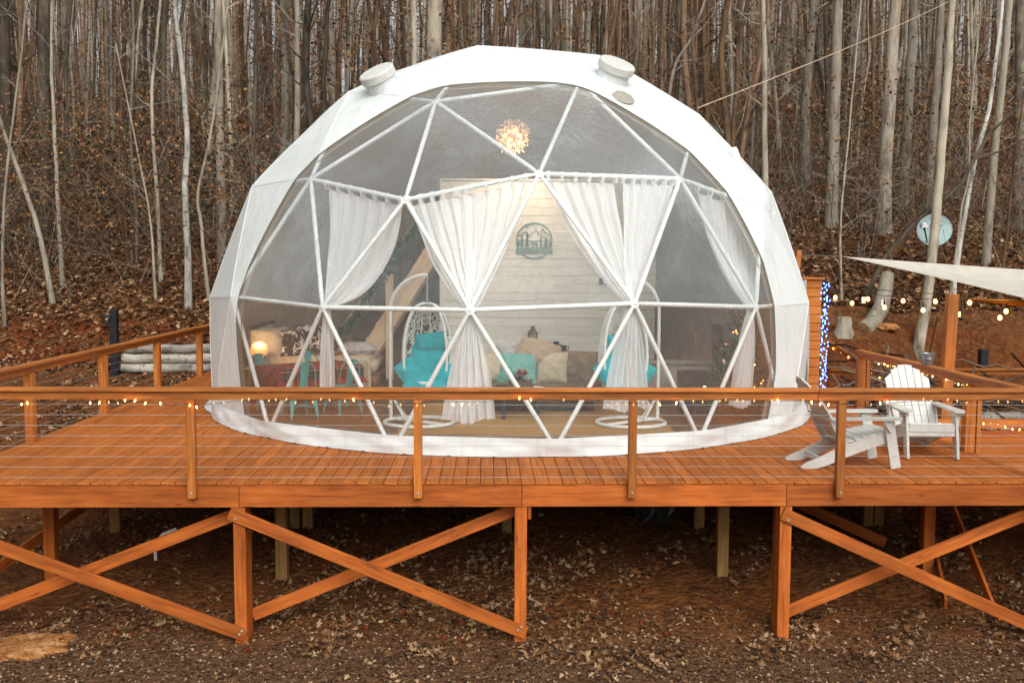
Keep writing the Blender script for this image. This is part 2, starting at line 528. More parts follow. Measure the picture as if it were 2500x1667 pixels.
def m_ground():
    t = NT('forest_floor')
    v = t.coord((1, 1, 1), 'Object')
    n1 = t.noise(v, .55, 5, .6)
    n2 = t.noise(v, 9, 5, .7)
    vo = t.node('ShaderNodeTexVoronoi'); vo.inputs['Scale'].default_value = 13; t.lk(v, vo.inputs['Vector'])
    leafcol = t.ramp(vo.outputs['Color'], [(.2, '2f1d12'), (.45, '563823'), (.65, '7a5233'), (.85, '916a45')])
    duff = t.ramp(n2, [(.3, '28190f'), (.6, '4d321f'), (.8, '694729')])
    litter = t.mix(.55, duff, leafcol)
    clay = t.ramp(t.noise(v, 3.5, 6, .7), [(.3, '33180c'), (.55, '5f2b14'), (.78, '7d3f20')])
    g = t.node('ShaderNodeNewGeometry')
    sx = t.node('ShaderNodeSeparateXYZ'); t.lk(g.outputs['Normal'], sx.inputs[0])
    steep0 = t.ramp(sx.outputs['Z'], [(.74, 1.0), (.88, 0.0)])
    steep = t.mix(t.ramp(t.noise(v, 1.3, 5, .65), [(.40, 0.0), (.58, 1.0)]), (0, 0, 0), steep0)
    col = t.mix(steep, litter, clay)
    pos = t.node('ShaderNodeSeparateXYZ'); t.lk(g.outputs['Position'], pos.inputs[0])
    # bare clay where the ground was graded for the deck, mulchy gravel at the near edge
    mr = t.node('ShaderNodeMapRange'); mr.inputs['From Min'].default_value = 23.5; mr.inputs['From Max'].default_value = 21.5
    t.lk(pos.outputs['Y'], mr.inputs['Value'])
    mk = t.node('ShaderNodeMath', operation='MULTIPLY'); t.lk(mr.outputs[0], mk.inputs[0])
    t.lk(t.ramp(n1, [(.36, .45), (.60, .95)]), mk.inputs[1])
    soil = t.ramp(t.noise(v, 5, 6, .7), [(.3, '3d2415'), (.55, '6b4020'), (.8, '8a5a36')])
    col = t.mix(mk.outputs[0], col, soil)
    mr2 = t.node('ShaderNodeMapRange'); mr2.inputs['From Min'].default_value = 11.0; mr2.inputs['From Max'].default_value = 10.1
    t.lk(pos.outputs['Y'], mr2.inputs['Value'])
    grav = t.ramp(t.noise(v, 42, 5, .75), [(.3, '33221a'), (.5, '5f4633'), (.66, '7a6047'), (.8, '927b62')])
    nf = t.node('ShaderNodeMath', operation='ADD'); nf.use_clamp = True
    t.lk(mr2.outputs[0], nf.inputs[0])
    nn = t.node('ShaderNodeMath', operation='MULTIPLY_ADD'); t.lk(n2, nn.inputs[0]); nn.inputs[1].default_value = .5; nn.inputs[2].default_value = -.30
    t.lk(nn.outputs[0], nf.inputs[1])
    mg = t.node('ShaderNodeMath', operation='MULTIPLY'); t.lk(nf.outputs[0], mg.inputs[0]); mg.inputs[1].default_value = .85
    col = t.mix(mg.outputs[0], col, grav)
    hb = t.node('ShaderNodeMath', operation='ADD'); t.lk(n2, hb.inputs[0]); t.lk(vo.outputs['Distance'], hb.inputs[1])
    t.base(col, .95, t.bump(hb.outputs[0], .8, .05), .1)
    return t.m
GROUND = m_ground()
def axis(parts):
    a = []
    for lo, hi, st in parts: a.extend(np.arange(lo, hi, st))
    return np.array(a + [parts[-1][1]])
gx = axis([(-400, -60, 20), (-60, -16, 1.5), (-16, 18, .17), (18, 60, 1.5), (60, 400, 20)])
gy = axis([(-120, 5, 5), (5, 30, .17), (30, 60, .8), (60, 130, 2), (130, 600, 20)])
GX, GY = np.meshgrid(gx, gy)
GZ = hgt(GX, GY)
nx, ny = len(gx), len(gy)
idx = np.arange(nx * ny).reshape(ny, nx)
gf = np.stack([idx[:-1, :-1], idx[:-1, 1:], idx[1:, 1:], idx[1:, :-1]], -1).reshape(-1, 4)
meta(link('ground', np_mesh('ground', np.stack([GX, GY, GZ], -1).reshape(-1, 3), gf, GROUND, True)), kind='structure',
     label='leaf littered clay ground climbing into a wooded hillside')

def bolt_mb(c):
    m = MB(); M = Matrix.Rotation(R_(90), 3, 'X')
    m.lathe([(.014, 0), (.014, .006), (.009, .012)], 10, c, M); return m
# ------------------------------------------------------------------ deck
YAW = .0272
E1 = Vector((math.cos(YAW), math.sin(YAW), 0)); E2 = Vector((-math.sin(YAW), math.cos(YAW), 0))
D0 = Vector((0, 10.56, 0))
def D(u, v, z=0): return D0 + E1 * u + E2 * v + Vector((0, 0, z))
UL, UR, VB = -6.40, 6.02, 12.6
deck = thing('wooden_deck', 'orange stained timber deck on posts carrying the white dome', 'deck', D(0, 5, 0))
bw = .151
nb = int((UR - UL) / bw)
bw = (UR - UL) / nb
for i in range(nb):
    u = UL + (i + .5) * bw
    cut = 3.6 + 5.0 * random.random()
    f0 = -.012 + random.uniform(-.006, .006)
    g = random.uniform(-.0015, .0015)
    beam('deck_board', D(u, f0, -.0145 + g), D(u, cut, -.0145 + g), bw - .007, .029, WOOD_DECK, deck)
    beam('deck_board', D(u, cut + .005, -.0145 + g), D(u, VB, -.0145 + g), bw - .007, .029, WOOD_DECK, deck)
for a, b in ((-6.42, -2.985), (-2.98, .115), (.12, 3.06), (3.065, 6.10)):
    beam('fascia_board', D(a, .019, -.155), D(b, .019, -.155), .038, .248, WOOD_FRAME, deck)
beam('fascia_board', D(UL + .01, .04, -.155), D(UL + .01, VB, -.155), .038, .248, WOOD_FRAME, deck)
beam('fascia_board', D(UR - .01, .04, -.155), D(UR - .01, VB, -.155), .038, .248, WOOD_FRAME, deck)
j = 0.35
while j < VB:
    beam('joist', D(UL + .03, j, -.152), D(UR - .03, j, -.152), .038, .235, WOOD_FRAME, deck, bev=0)
    j += .406 * 2
for v in (1.55, 3.1, 6.6, 9.2):
    beam('girder', D(UL + .05, v, -.39), D(UR - .05, v, -.39), .09, .235, WOOD_RAW, deck, bev=0)
def leg(u, v, w, mat, top=-.27, name='leg', sink=.15):
    p = D(u, v)
    beam(name, (p.x, p.y, H(p.x, p.y) - sink), (p.x, p.y, top), w, w, mat, deck, up=(0, -1, 0), bev=.006)
for u in (-2.99, .11, 3.07, -6.1, 6.1):
    leg(u, .085, .135, WOOD_FRAME)
    leg(u + .0, .225, .135, WOOD_FRAME)
beam('scab_block', D(.205, .09, -.43), D(.205, .09, -.28), .04, .12, WOOD_FRAME, deck, up=(0, -1, 0))
for u, v in ((-2.85, 1.55), (-2.98, 3.1), (-2.80, 3.1), (2.74, 1.55), (2.78, 3.1), (.02, 3.1), (5.22, 3.1), (5.38, 3.1), (5.34, 1.45), (5.62, 2.1), (-5.7, 1.5), (-5.5, 3.1), (0.0, 6.6), (2.9, 6.6), (-5.4, 6.6), (5.6, 6.6)):
    leg(u, v, .14, WOOD_RAW if abs(u) < 5.25 or v > 3 else WOOD_FRAME, -.5)
def brace(u0, z0, u1, z1, v, mat=None, h=.14):
    beam('brace', D(u0, v, z0), D(u1, v, z1), .038, h, mat or WOOD_FRAME, deck, up=(0, 0, 1))
brace(-6.4, -.40, -2.93, -1.72, -.003)          # the X-braces between the front legs
brace(-6.15, -1.62, -3.06, -.42, .32)
brace(-3.09, -.34, .17, -1.71, -.003)
brace(-2.93, -1.60, .05, -.39, .32)
brace(3.02, -.36, 6.2, -1.80, -.003)
brace(3.14, -1.62, 6.1, -.40, .32)
beam('brace', D(5.95, 2.35, -.55), D(5.74, .40, -1.78), .038, .14, WOOD_FRAME, deck)
beam('brace', D(5.2, .6, -1.62), D(6.4, 4.2, -.5), .038, .14, WOOD_FRAME, deck)
beam('brace', D(3.6, 2.9, -.72), D(5.0, 1.9, -1.25), .038, .14, WOOD_FRAME, deck)
for u, z in ((-3.02, -.40), (-2.97, -1.66), (.12, -1.63), (3.08, -.43), (-3.0, -1.70), (.08, -1.67)):
    bolt_mb(D(u, -.0225, z)).build('bolt', STEEL, deck, True)
beam('brace', D(-5.4, 4.0, -.6), D(-6.6, 1.2, -1.6), .038, .14, WOOD_FRAME, deck)

# ------------------------------------------------------------------ railings
fr = thing('cable_railing', 'long stained railing with steel cables across the front edge of the deck', 'railing', D(0, 0, 0))
RT = 1.045
for u in (-6.05, -3.47, -1.02, 1.325, 3.63, 6.05):
    p = D(u, -.045)
    beam('post', D(u, -.046, -.165), D(u, -.046, RT - .13), .089, .089, WOOD_RAIL, fr, up=(0, -1, 0), bev=.006)
    bolt_mb(D(u, -.0915, -.105)).build('bolt', STEEL, fr, True)
for a, b in ((-6.3, -1.02), (-1.016, 3.36), (3.364, 6.2)):
    beam('top_cap', D(a, -.03, RT - .019), D(b, -.03, RT - .019), .14, .038, WOOD_RAIL, fr)
    beam('under_rail', D(a, -.046, RT - .084), D(b, -.046, RT - .084), .038, .089, WOOD_RAIL, fr)
for i in range(8):
    z = .865 - .114 * i
    m = MB(); m.tube([D(-6.2, -.046, z), D(0, -.046, z - .004), D(6.15, -.046, z)], .0022, 6); m.build('cable', STEEL, fr)

lr = thing('cable_railing', 'stained railing with steel cables running back along the open left edge of the deck', 'railing', D(UL, 5, 0))
for v in (2.46, 4.95, 7.5, 10.15):
    beam('post', D(UL + .05, v, -.25), D(UL + .05, v, RT - .13), .115, .115, WOOD_RAIL, lr, up=(0, -1, 0), bev=.006)
beam('top_cap', D(UL + .05, -.1, RT - .019), D(UL + .05, 6.2, RT - .019), .14, .038, WOOD_RAIL, lr)
beam('top_cap', D(UL + .05, 6.204, RT - .019), D(UL + .05, VB, RT - .019), .14, .038, WOOD_RAIL, lr)
beam('under_rail', D(UL + .05, -.05, RT - .084), D(UL + .05, VB, RT - .084), .038, .089, WOOD_RAIL, lr)
for i in range(8):
    z = .865 - .114 * i
    m = MB(); m.tube([D(UL + .05, 0, z), D(UL + .05, 6, z - .004), D(UL + .05, VB, z)], .0022, 6); m.build('cable', STEEL, lr)

RZ = .985
rr = thing('cable_railing', 'stained railing along the right edge of the deck beside the two white chairs', 'railing', D(6.0, 3, 0))
for v in (1.78, 3.55, 5.45):
    beam('post', D(5.98, v, -.25), D(5.98, v, RZ - .13), .13, .13, WOOD_RAIL, rr, up=(0, -1, 0), bev=.006)
    beam('post', D(6.09, v, -.25), D(6.09, v, RZ - .13), .06, .13, WOOD_RAIL, rr, up=(0, -1, 0), bev=.006)
beam('top_cap', D(6.02, -.1, RZ - .019), D(6.0, 5.6, RZ - .019), .14, .038, WOOD_RAIL, rr)
beam('under_rail', D(6.02, .0, RZ - .084), D(6.0, 5.5, RZ - .084), .038, .089, WOOD_RAIL, rr)
for i in range(8):
    z = .82 - .11 * i
    m = MB(); m.tube([D(6.02, 0, z), D(6.0, 5.45, z)], .0022, 6); m.build('cable', STEEL, rr)

# ramp / lower landing beyond the right railing
land = thing('lower_landing', 'lower stained landing of boards beyond the right railing', 'deck', D(8, 3, -.3))
for i in range(24):
    v = .4 + i * .15
    beam('deck_board', D(6.1, v, -.215 + random.uniform(-.001, .001)), D(9.6, v, -.215), .143, .029, WOOD_DECK, land)
beam('fascia_board', D(6.1, .3, -.36), D(9.6, .3, -.36), .038, .24, WOOD_FRAME, land)
beam('curb_board', D(6.12, 4.05, -.02), D(9.6, 4.05, -.02), .09, .14, WOOD_RAIL, land)
beam('curb_board', D(6.12, 4.05, -.19), D(9.6, 4.05, -.19), .09, .14, WOOD_FRAME, land)
for u in (6.35, 8.0, 9.5):
    for v in (.5, 3.8):
        p = D(u, v); beam('leg', (p.x, p.y, H(p.x, p.y) - .1), (p.x, p.y, -.24), .12, .12, WOOD_FRAME, land, up=(0, -1, 0))

# step rail that leaves the back of the deck and runs down to the right
sr = thing('stair_rail', 'sloping stair handrail behind the white dome beside the blue lights', 'railing', (6.1, 18.6, 0))
beam('post', (6.0, 18.7, -.3), (6.0, 18.7, .93), .12, .12, WOOD_RAIL, sr, up=(0, -1, 0))
beam('post', (7.25, 17.9, -1.0), (7.25, 17.9, .15), .09, .09, WOOD_RAIL, sr, up=(0, -1, 0))
beam('handrail', (5.85, 18.72, .95), (6.08, 18.7, .95), .14, .04, WOOD_RAIL, sr)
beam('handrail', (6.08, 18.7, .95), (7.6, 17.7, -.05), .14, .04, WOOD_RAIL, sr)
beam('under_rail', (6.08, 18.7, .885), (7.6, 17.7, -.115), .04, .085, WOOD_RAIL, sr)
for k in range(4):
    beam('tread', (6.05 + .33 * k, 18.75 - .22 * k, -.1 - .2 * k), (6.05 + .33 * k, 18.75 - .22 * k + 1.1, -.1 - .2 * k), .28, .04, WOOD_DECK, sr)
br = thing('terrace_rail', 'low red stained rail across the earth bank at far right', 'railing', (9, 19.2, -.2))
beam('rail_board', (6.2, 18.9, .36), (12.5, 19.4, .36), .14, .04, WOOD_RAIL, br)
beam('under_rail', (6.2, 18.9, .295), (12.5, 19.4, .295), .04, .085, WOOD_RAIL, br)
for x in (6.9, 8.6, 10.3, 12.0):
    y = 18.9 + (x - 6.2) * .079; beam('post', (x, y, H(x, y) - .1), (x, y, .25), .1, .1, WOOD_RAIL, br, up=(0, -1, 0))
# ------------------------------------------------------------------ geodesic dome
DC = Vector((-.036, 16.857, .963)); PHI = .6388
def geodesic():
    V = [Vector((0, 0, 1))]
    for s, off in ((1, 0), (-1, 36)):
        for k in range(5):
            a = R_(72 * k + off)
            V.append(Vector((2 / 5 ** .5 * math.cos(a), 2 / 5 ** .5 * math.sin(a), s / 5 ** .5)))
    V.append(Vector((0, 0, -1)))
    F = []
    for k in range(5):
        n = (k + 1) % 5
        F += [(0, 1 + k, 1 + n), (1 + k, 6 + k, 1 + n), (1 + n, 6 + k, 6 + n), (11, 6 + n, 6 + k)]
    rot = Matrix.Rotation(PHI, 3, 'Z')
    pts = []; key = {}; tris = []
    def vid(p):
        p = p.normalized(); kk = tuple(round(c, 4) for c in p)
        if kk not in key: key[kk] = len(pts); pts.append(rot @ p)
        return key[kk]
    for f in F:
        a, b, c = (V[i] for i in f)
        g = {(i, j): vid((a * (3 - i - j) + b * i + c * j) / 3) for i in range(4) for j in range(4 - i)}
        for i in range(3):
            for j in range(3 - i):
                tris.append((g[i, j], g[i + 1, j], g[i, j + 1]))
                if i + j < 2: tris.append((g[i + 1, j], g[i + 1, j + 1], g[i, j + 1]))
    keep = [t for t in tris if all(pts[i].z > -.2 for i in t)]
    return pts, keep
GP, GT = geodesic()
FN = []; FH = []
for t in GT:
    a, b, c = (GP[i] for i in t)
    n = (b - a).cross(c - a).normalized()
    if n.dot(a) < 0: n = -n
    FN.append(n); FH.append(n.dot(a))
FNa = np.array(FN); FHa = np.array(FH)
def radial(d):
    """distance of the faceted dome (unit size) along direction d"""
    dot = FNa @ np.array(d)
    return float(np.min(np.where(dot > .2, FHa / np.maximum(dot, 1e-6), 9)))
CN = Vector((-.018, -.998, .060)).normalized(); CM = Vector((.034, 13.739, 3.241))
def membrane(R, side, shift, div=7, Redge=None):
    b = bmesh.new()
    cache = {}
    for t in GT:
        a, bb, c = (GP[i] for i in t)
        g = {}
        for i in range(div + 1):
            for j in range(div + 1 - i):
                p = ((a * (div - i - j) + bb * i + c * j) / div).normalized()
                kk = tuple(round(x, 5) for x in p)
                if kk not in cache: cache[kk] = b.verts.new(p * R + DC)
                g[i, j] = cache[kk]
        for i in range(div):
            for j in range(div - i):
                b.faces.new((g[i, j], g[i + 1, j], g[i, j + 1]))
                if i + j < div - 1: b.faces.new((g[i + 1, j], g[i + 1, j + 1], g[i, j + 1]))
    geom = list(b.verts) + list(b.edges) + list(b.faces)
    bmesh.ops.bisect_plane(b, geom=geom, dist=1e-5, plane_co=CM + CN * shift, plane_no=CN,
                           clear_outer=(side < 0), clear_inner=(side > 0))
    bmesh.ops.recalc_face_normals(b, faces=b.faces)
    for v in b.verts:
        d = (v.co - DC).normalized()
        r = radial(d)
        soft = .16                                    # fabric is pulled a little round over the frame
        R_v = R
        if Redge:
            t_ = max(0, 1 + ((v.co - CM).dot(CN) - shift) / .4); R_v = R + (Redge - R) * t_ * t_
        v.co = DC + d * R_v * (r * (1 - soft) + soft * (.35 + .65 * 1.0) * 1.0)
        if v.co.z < .012: v.co.z = .012
    me = bpy.data.meshes.new('membrane'); b.to_mesh(me); b.free()
    me.polygons.foreach_set('use_smooth', [True] * len(me.polygons))
    try: me.set_sharp_from_angle(angle=R_(9))
    except Exception: pass
    return me
dome = thing('geodesic_dome', 'white geodesic dome tent with a big clear front window standing on the deck', 'dome tent', (DC.x, DC.y, 0))
RS = 5.013
cov = link('cover', membrane(5.062, -1, 0.0), COVER, dome)
link('clear_window', membrane(5.046, 1, -.06), VINYL, dome)
link('liner', membrane(4.93, -1, .015, 7, 5.04), LINER, dome)
# hem along the window edge
hem = MB()
ang = [R_(a) for a in range(-22, 203, 2)]
rc = math.sqrt(max(5.062 ** 2 - ((CM - DC).dot(CN)) ** 2, .1)); cc = DC + CN * (CM - DC).dot(CN)
hx = Vector((1, 0, 0)); hx = (hx - CN * hx.dot(CN)).normalized(); hz = hx.cross(CN) * -1
if hz.z < 0: hz = -hz
def hem_pt(a, off, out):
    d = (cc + (hx * math.cos(a) + hz * math.sin(a)) * rc + CN * off - DC).normalized()
    r = radial(d); return DC + d * (5.062 * (r * .84 + .16) + out)
pts = [a for a in ang if hem_pt(a, 0, 0).z > .2]
hem.grid(lambda s, t: hem_pt(pts[min(int(s * (len(pts) - 1) + .5), len(pts) - 1)], .012 - .07 * t, .005), len(pts), 2)
hem.build('hem', COVER, cov)
# welded seams of the fabric along the frame lines
edges0 = set()
for t in GT:
    for i in range(3): edges0.add(tuple(sorted((t[i], t[(i + 1) % 3]))))
for a, b in sorted(edges0):
    P_ = [GP[a].lerp(GP[b], f) for f in np.linspace(0, 1, 9)]
    Q = []
    for p in P_:
        d = p.normalized(); q = DC + d * (5.062 * (radial(d) * .84 + .16) + .0035)
        if (q - CM).dot(CN) < -.10 and q.z > .3: Q.append((q, d))
    if len(Q) < 2 or Q[0][0].y > 18.5: continue
    e = (Q[-1][0] - Q[0][0]).cross(Q[0][1]).normalized() * .022
    m = MB(); n = len(Q)
    m.add([q - e for q, d in Q] + [q + e for q, d in Q] + [q - e * 1.2 - d * .006 for q, d in Q] + [q + e * 1.2 - d * .006 for q, d in Q],
          [(i, i + 1, n + i + 1, n + i) for i in range(n - 1)] + [(2 * n + i, 2 * n + i + 1, i + 1, i) for i in range(n - 1)] + [(n + i, n + i + 1, 3 * n + i + 1, 3 * n + i) for i in range(n - 1)])
    m.build('seam', COVER, cov)
# struts and hubs of the front
NODE = [DC + p * RS for p in GP]
def near(x, y, z): return min(range(len(NODE)), key=lambda i: (NODE[i] - Vector((x, y, z))).length)
edges = set()
for t in GT:
    for i in range(3): edges.add(tuple(sorted((t[i], t[(i + 1) % 3]))))
used = set()
for a, b in sorted(edges):
    ga, gb = ((NODE[i] - CM).dot(CN) for i in (a, b))
    if max(ga, gb) < .05: continue
    if GP[a].z < -.15 and GP[b].z < -.15: continue
    used |= {a, b}
    p, q = NODE[a], NODE[b]
    if ga < -.35: p = p.lerp(q, (-.35 - ga) / (gb - ga))
    if gb < -.35: q = q.lerp(p, (-.35 - gb) / (ga - gb))
    u = (q - p).normalized(); L = (q - p).length
    m = MB()
    m.tube([p + u * .045, p + u * .10, p + u * .17, q - u * .17, q - u * .10, q - u * .045], [.018, .026, .0305, .0305, .026, .018], 10)
    m.build('strut', PIPE, dome, True)
for i in sorted(used):
    if (NODE[i] - CM).dot(CN) < -.2: continue
    n = GP[i]; M = n.to_track_quat('Z', 'Y').to_matrix()
    m = MB(); m.lathe([(.062, -.012), (.066, 0), (.062, .012), (.02, .015), (.02, .026), (.012, .03)], 12, NODE[i] - n * .005, M)
    m.build('hub', PIPE, dome, True)

# fabric skirt that spreads on the boards around the front
def skirt_fn(s, t):
    a = R_(-207 + 204 * s)                            # left side round the front to the right side
    left = max(0, min(1, (.22 - s) / .22)); right = max(0, min(1, (s - .86) / .14))
    ztop = .245 + .22 * left ** 1.5 + .14 * right
    dx, dy = math.cos(a), math.sin(a)
    zz = ztop - DC.z
    rh = 5.0
    for _ in range(4):
        d = Vector((dx * rh, dy * rh, zz)); L = d.length
        rr_ = radial(d / L) * .84 + .16
        rh = math.sqrt(max((5.075 * rr_) ** 2 - zz * zz, 1))
    ro = 4.985 + .46 * left ** .65 + .10 * right + .012 * math.sin(9 * a) + .01 * math.sin(23 * a + 1)
    rt = rh + .004
    e = t ** (1.0 + .7 * left)
    r = rt + (ro - rt) * (e if ro > rt else t)
    z = ztop + (.012 - ztop) * (t ** (.9 - .25 * left))
    wr = .010 * math.sin(17 * a + 3 * t) + .007 * math.sin(41 * a - 5 * t) + .005 * math.sin(67 * a + 2)
    wr *= math.sin(math.pi * min(1, t * 1.05)) * (1 + 1.6 * left)
    return Vector((DC.x + dx * (r + wr), DC.y + dy * (r + wr), max(.008, z + wr * .5)))
m = MB(); m.grid(skirt_fn, 190, 11); m.build('skirt', COVER, dome, 'all')
m = MB()
for s in np.linspace(.02, .98, 31):
    p = skirt_fn(s, 1.0); d = (p - DC); d.z = 0; d.normalize()
    tn = Vector((-d.y, d.x, 0))
    m.beam(p + d * -.02 + tn * .035, p + d * .012 - tn * .035, .012, .012)
m.build('ground_tab', BLACK, dome)

# roof vents, round patch, flue sleeve
def vent(p, r, h):
    n = (Vector(p) - DC).normalized(); M = n.to_track_quat('Z', 'Y').to_matrix()
    b = MB(); b.lathe([(r * .9, -.24), (r * .86, .0), (r * .62, .0)], 28, p, M); vb = b.build('vent_neck', COVER, dome, True)
    b = MB(); b.lathe([(r * .9, 0), (r, .012), (r, h - .015), (r * .95, h), (r * .3, h + .01)], 28, Vector(p) + n * .004, M); b.build('vent_cap', WHITE_PAINT, dome, True)
vent((-1.96, 14.53, 5.085), .27, .13)
vent((1.49, 14.55, 5.225), .275, .125)
d = (Vector((1.60, 14.0, 4.88)) - DC).normalized(); M = d.to_track_quat('Z', 'Y').to_matrix()
pp = DC + d * (5.062 * (radial(d) * .84 + .16))
m = MB(); m.lathe([(.185, 0), (.185, .01), (.17, .012)], 28, pp, M)
m.build('round_patch', m_plain('weathered_vinyl_patch', '8d867a', 'a39d92', .4, 9), dome, True)
m = MB(); a, b = Vector((3.235, 14.6, 4.10)), Vector((3.56, 14.8, 3.42))
m.tube([a, a.lerp(b, .06), a.lerp(b, .3), a.lerp(b, .34), a.lerp(b, .7), b], [.088, .092, .094, .099, .102, .14], 16)
m.build('flue_sleeve', COVER, dome, True)
d = (b - DC).normalized(); M = d.to_track_quat('Z', 'Y').to_matrix()
pp = DC + d * (5.062 * (radial(d) * .84 + .16))
m = MB(); m.lathe([(.42, -.02), (.33, .02), (.2, .07), (.13, .1)], 18, pp, M); m.build('flue_collar', COVER, dome, True)
# canvas sleeve of the side door
def sleeve(s, t):
    z = 2.16 * (1 - t) - .04 * s * (1 - t) + .01
    x = 4.56 + .40 * s + .02 * math.sin(9 * s + 2 * t); y = 15.15 + 1.35 * s + .03 * math.sin(5 * t + 3 * s)
    return Vector((x + .05 * t * (1 - s), y - .1 * t * (1 - s), z))
m = MB(); m.grid(sleeve, 10, 12); m.build('door_sleeve', COVER, dome, 'all')
m = MB(); m.beam((4.965, 16.5, .01), (4.955, 16.5, 2.13), .03, .03, (0, -1, 0)); m.build('sleeve_pole', PIPE, dome)

# boarded entry box on the right of the dome
box = thing('entry_shed', 'narrow orange boarded entry box on the right side of the white dome', 'shed', (5.2, 17.2, 0))
WOOD_SHED = m_wood('honey_stained_boards', '8a4716', 'b56a26', 'c8843a', .55, 16, .25, .35)
for k in range(14):
    z = .01 + .153 * k
    beam('wall_board', (4.93, 17.0, z + .076), (5.40, 17.0, z + .076), .022, .143, WOOD_SHED, box, up=(0, 0, 1))
    beam('side_board', (5.398, 17.013, z + .076), (5.398, 18.3, z + .076), .022, .143, WOOD_SHED, box, up=(0, 0, 1))
beam('backing', (4.95, 17.025, 1.07), (5.38, 17.025, 1.07), .02, 2.1, BLACK, box)
beam('backing', (5.372, 17.04, 1.07), (5.372, 18.28, 1.07), .02, 2.1, BLACK, box)
beam('roof_board', (4.9, 17.6, 2.165), (5.43, 17.6, 2.165), 1.36, .03, WOOD_RAIL, box)

# indoor floor of planks, rug
floor = thing('floor', 'brown plank floor inside the dome', None, (DC.x, DC.y, .0))
floor['kind'] = 'structure'
k = -24
while k < 24:
    x = (k + .5) * .19
    L = math.sqrt(max(4.72 ** 2 - (abs(x) + .09) ** 2, .05))
    y0 = -L
    while y0 < L - .05:
        y1 = min(L, y0 + random.uniform(.9, 2.2))
        p = Vector((DC.x + x, DC.y + y0, .0075)); q = Vector((DC.x + x, DC.y + y1 - .003, .0075))
        beam('floor_plank', p, q, .187, .013, WOOD_FLOOR, floor, bev=0)
        y0 = y1
    k += 1
m = MB(); m.prism([(-1.62, 13.42), (2.3, 13.36), (2.38, 16.4), (-1.6, 16.5)], .012, Matrix.Translation((0, 0, .016)))
meta(m.build('jute_rug', JUTE), 'large tan jute rug under the coffee table inside the dome', 'rug')

# ------------------------------------------------------------------ curtains
def curtain(A, B, f0, f1, T, kL, kR, cz, tail, label, folds=7, seed=0):
    rnd = random.Random(seed)
    A, B, T = NODE[A], NODE[B], NODE[T]
    ctr = Vector((DC.x, DC.y, 1.8))
    inn = lambda p: (ctr - Vector((p.x, p.y, 1.8))).normalized()
    ph = [rnd.uniform(0, 6.28) for _ in range(4)]
    def top(s): 
        p = A.lerp(B, f0 + (f1 - f0) * s)
        return p + inn(p) * .03
    side = (B - A); side.z = 0; side.normalize()
    tie = T + inn(T) * .085
    def pt(s, t):
        p0 = top(s) + Vector((0, 0, -.075 - .02 * abs(math.sin(s * folds * math.pi))))
        p2 = tie + side * (s - .5) * .13
        k = kL + (kR - kL) * s
        p1 = p2.lerp(p0, k); p1.z = p2.z + (p0.z - p2.z) * (cz[0] + (cz[1] - cz[0]) * s)
        p = p0 * (1 - t) ** 2 + p1 * 2 * t * (1 - t) + p2 * t * t
        amp = .035 * (1 - .55 * t)
        wv = math.sin(2 * math.pi * folds * s + ph[0] + .6 * t) + .5 * math.sin(2 * math.pi * folds * 1.9 * s + ph[1] - t)
        return p + inn(p) * (amp * wv + .05 * math.sin(math.pi * t)) + side * (.012 * math.sin(9 * t + ph[2] + 8 * s) * t * (1 - t) * 4)
    m = MB(); m.grid(pt, folds * 9 + 1, 22)
    c = m.build('sheer_curtain', SHEER, None, 'all')
    meta(c, label, 'curtain', 'sheer curtains tied back inside the dome window')
    wid, dx, zb = tail; wid *= 1.12
    def tl(s, t):
        zt = tie.z - .02
        ww = .10 + (wid - .10) * (1 - (1 - t) ** 2.2)
        p = tie + side * ((s - .5) * ww + dx * t) + inn(tie) * (.04 * t)
        p.z = zt + (zb + .03 * math.sin(5 * s + ph[3]) - zt) * t
        wv = math.sin(2 * math.pi * folds * s * .8 + ph[1]) + .5 * math.sin(2 * math.pi * folds * 1.7 * s + ph[0])
        return p + inn(tie) * (.02 + .022 * min(1, t * 3)) * wv
    m = MB(); m.grid(tl, folds * 8 + 1, 16); m.build('hanging_tail', SHEER, c, 'all')
    m = MB()
    for i in range(folds + 1):
        s = (i + .0) / folds
        p = A.lerp(B, f0 + (f1 - f0) * s)
        u = inn(p)
        ring = [p + u * .04 * math.cos(a) + Vector((0, 0, .04 * math.sin(a) - (.05 if math.sin(a) < -.5 else 0))) for a in np.linspace(0, 6.28, 10)[:-1]]
        n = len(ring); e = side * .022
        m.add([q - e for q in ring] + [q + e for q in ring], [(j, (j + 1) % n, n + (j + 1) % n, n + j) for j in range(n)])
    m.build('tab_loop', SHEER, c)
    m = MB()
    m.grid(lambda s, t: tie + side * (.072 * math.cos(6.283 * s)) + inn(tie) * (.06 * math.sin(6.283 * s)) + Vector((0, 0, .045 - .09 * t + .01 * math.sin(12 * s))), 20, 3, True)
    m.build('tie_band', SHEER, c, 'all')
nA, nB, nC, nD = near(-2.78, 13.57, 3.55), near(-1.37, 12.59, 3.21), near(.32, 12.57, 3.55), near(2.25, 13.2, 3.55)
nE = near(3.62, 14.25, 3.21)
tA, tB, tC, tD = near(-2.46, 12.55, 1.82), near(-.53, 11.94, 1.82), near(1.52, 12.18, 1.9), near(3.31, 13.2, 1.82)
curtain(nA, nB, .18, .95, tA, .5, .82, (.55, .12), (.22, -.05, .69), 'single sheer white curtain at the left end of the dome window, billowing to the right', 6, 1)
curtain(nB, nC, .03, .46, tB, .62, .55, (.3, .5), (.36, -.17, .42), 'left half of the widest sheer curtain pair, beside the hanging chair with the turquoise cushion', 5, 2)
curtain(nB, nC, .40, .90, tB, .5, .60, (.5, .38), (.40, .08, .43), 'sheer curtain to the left of the round mountain sign, its tail near the coffee table', 5, 3)
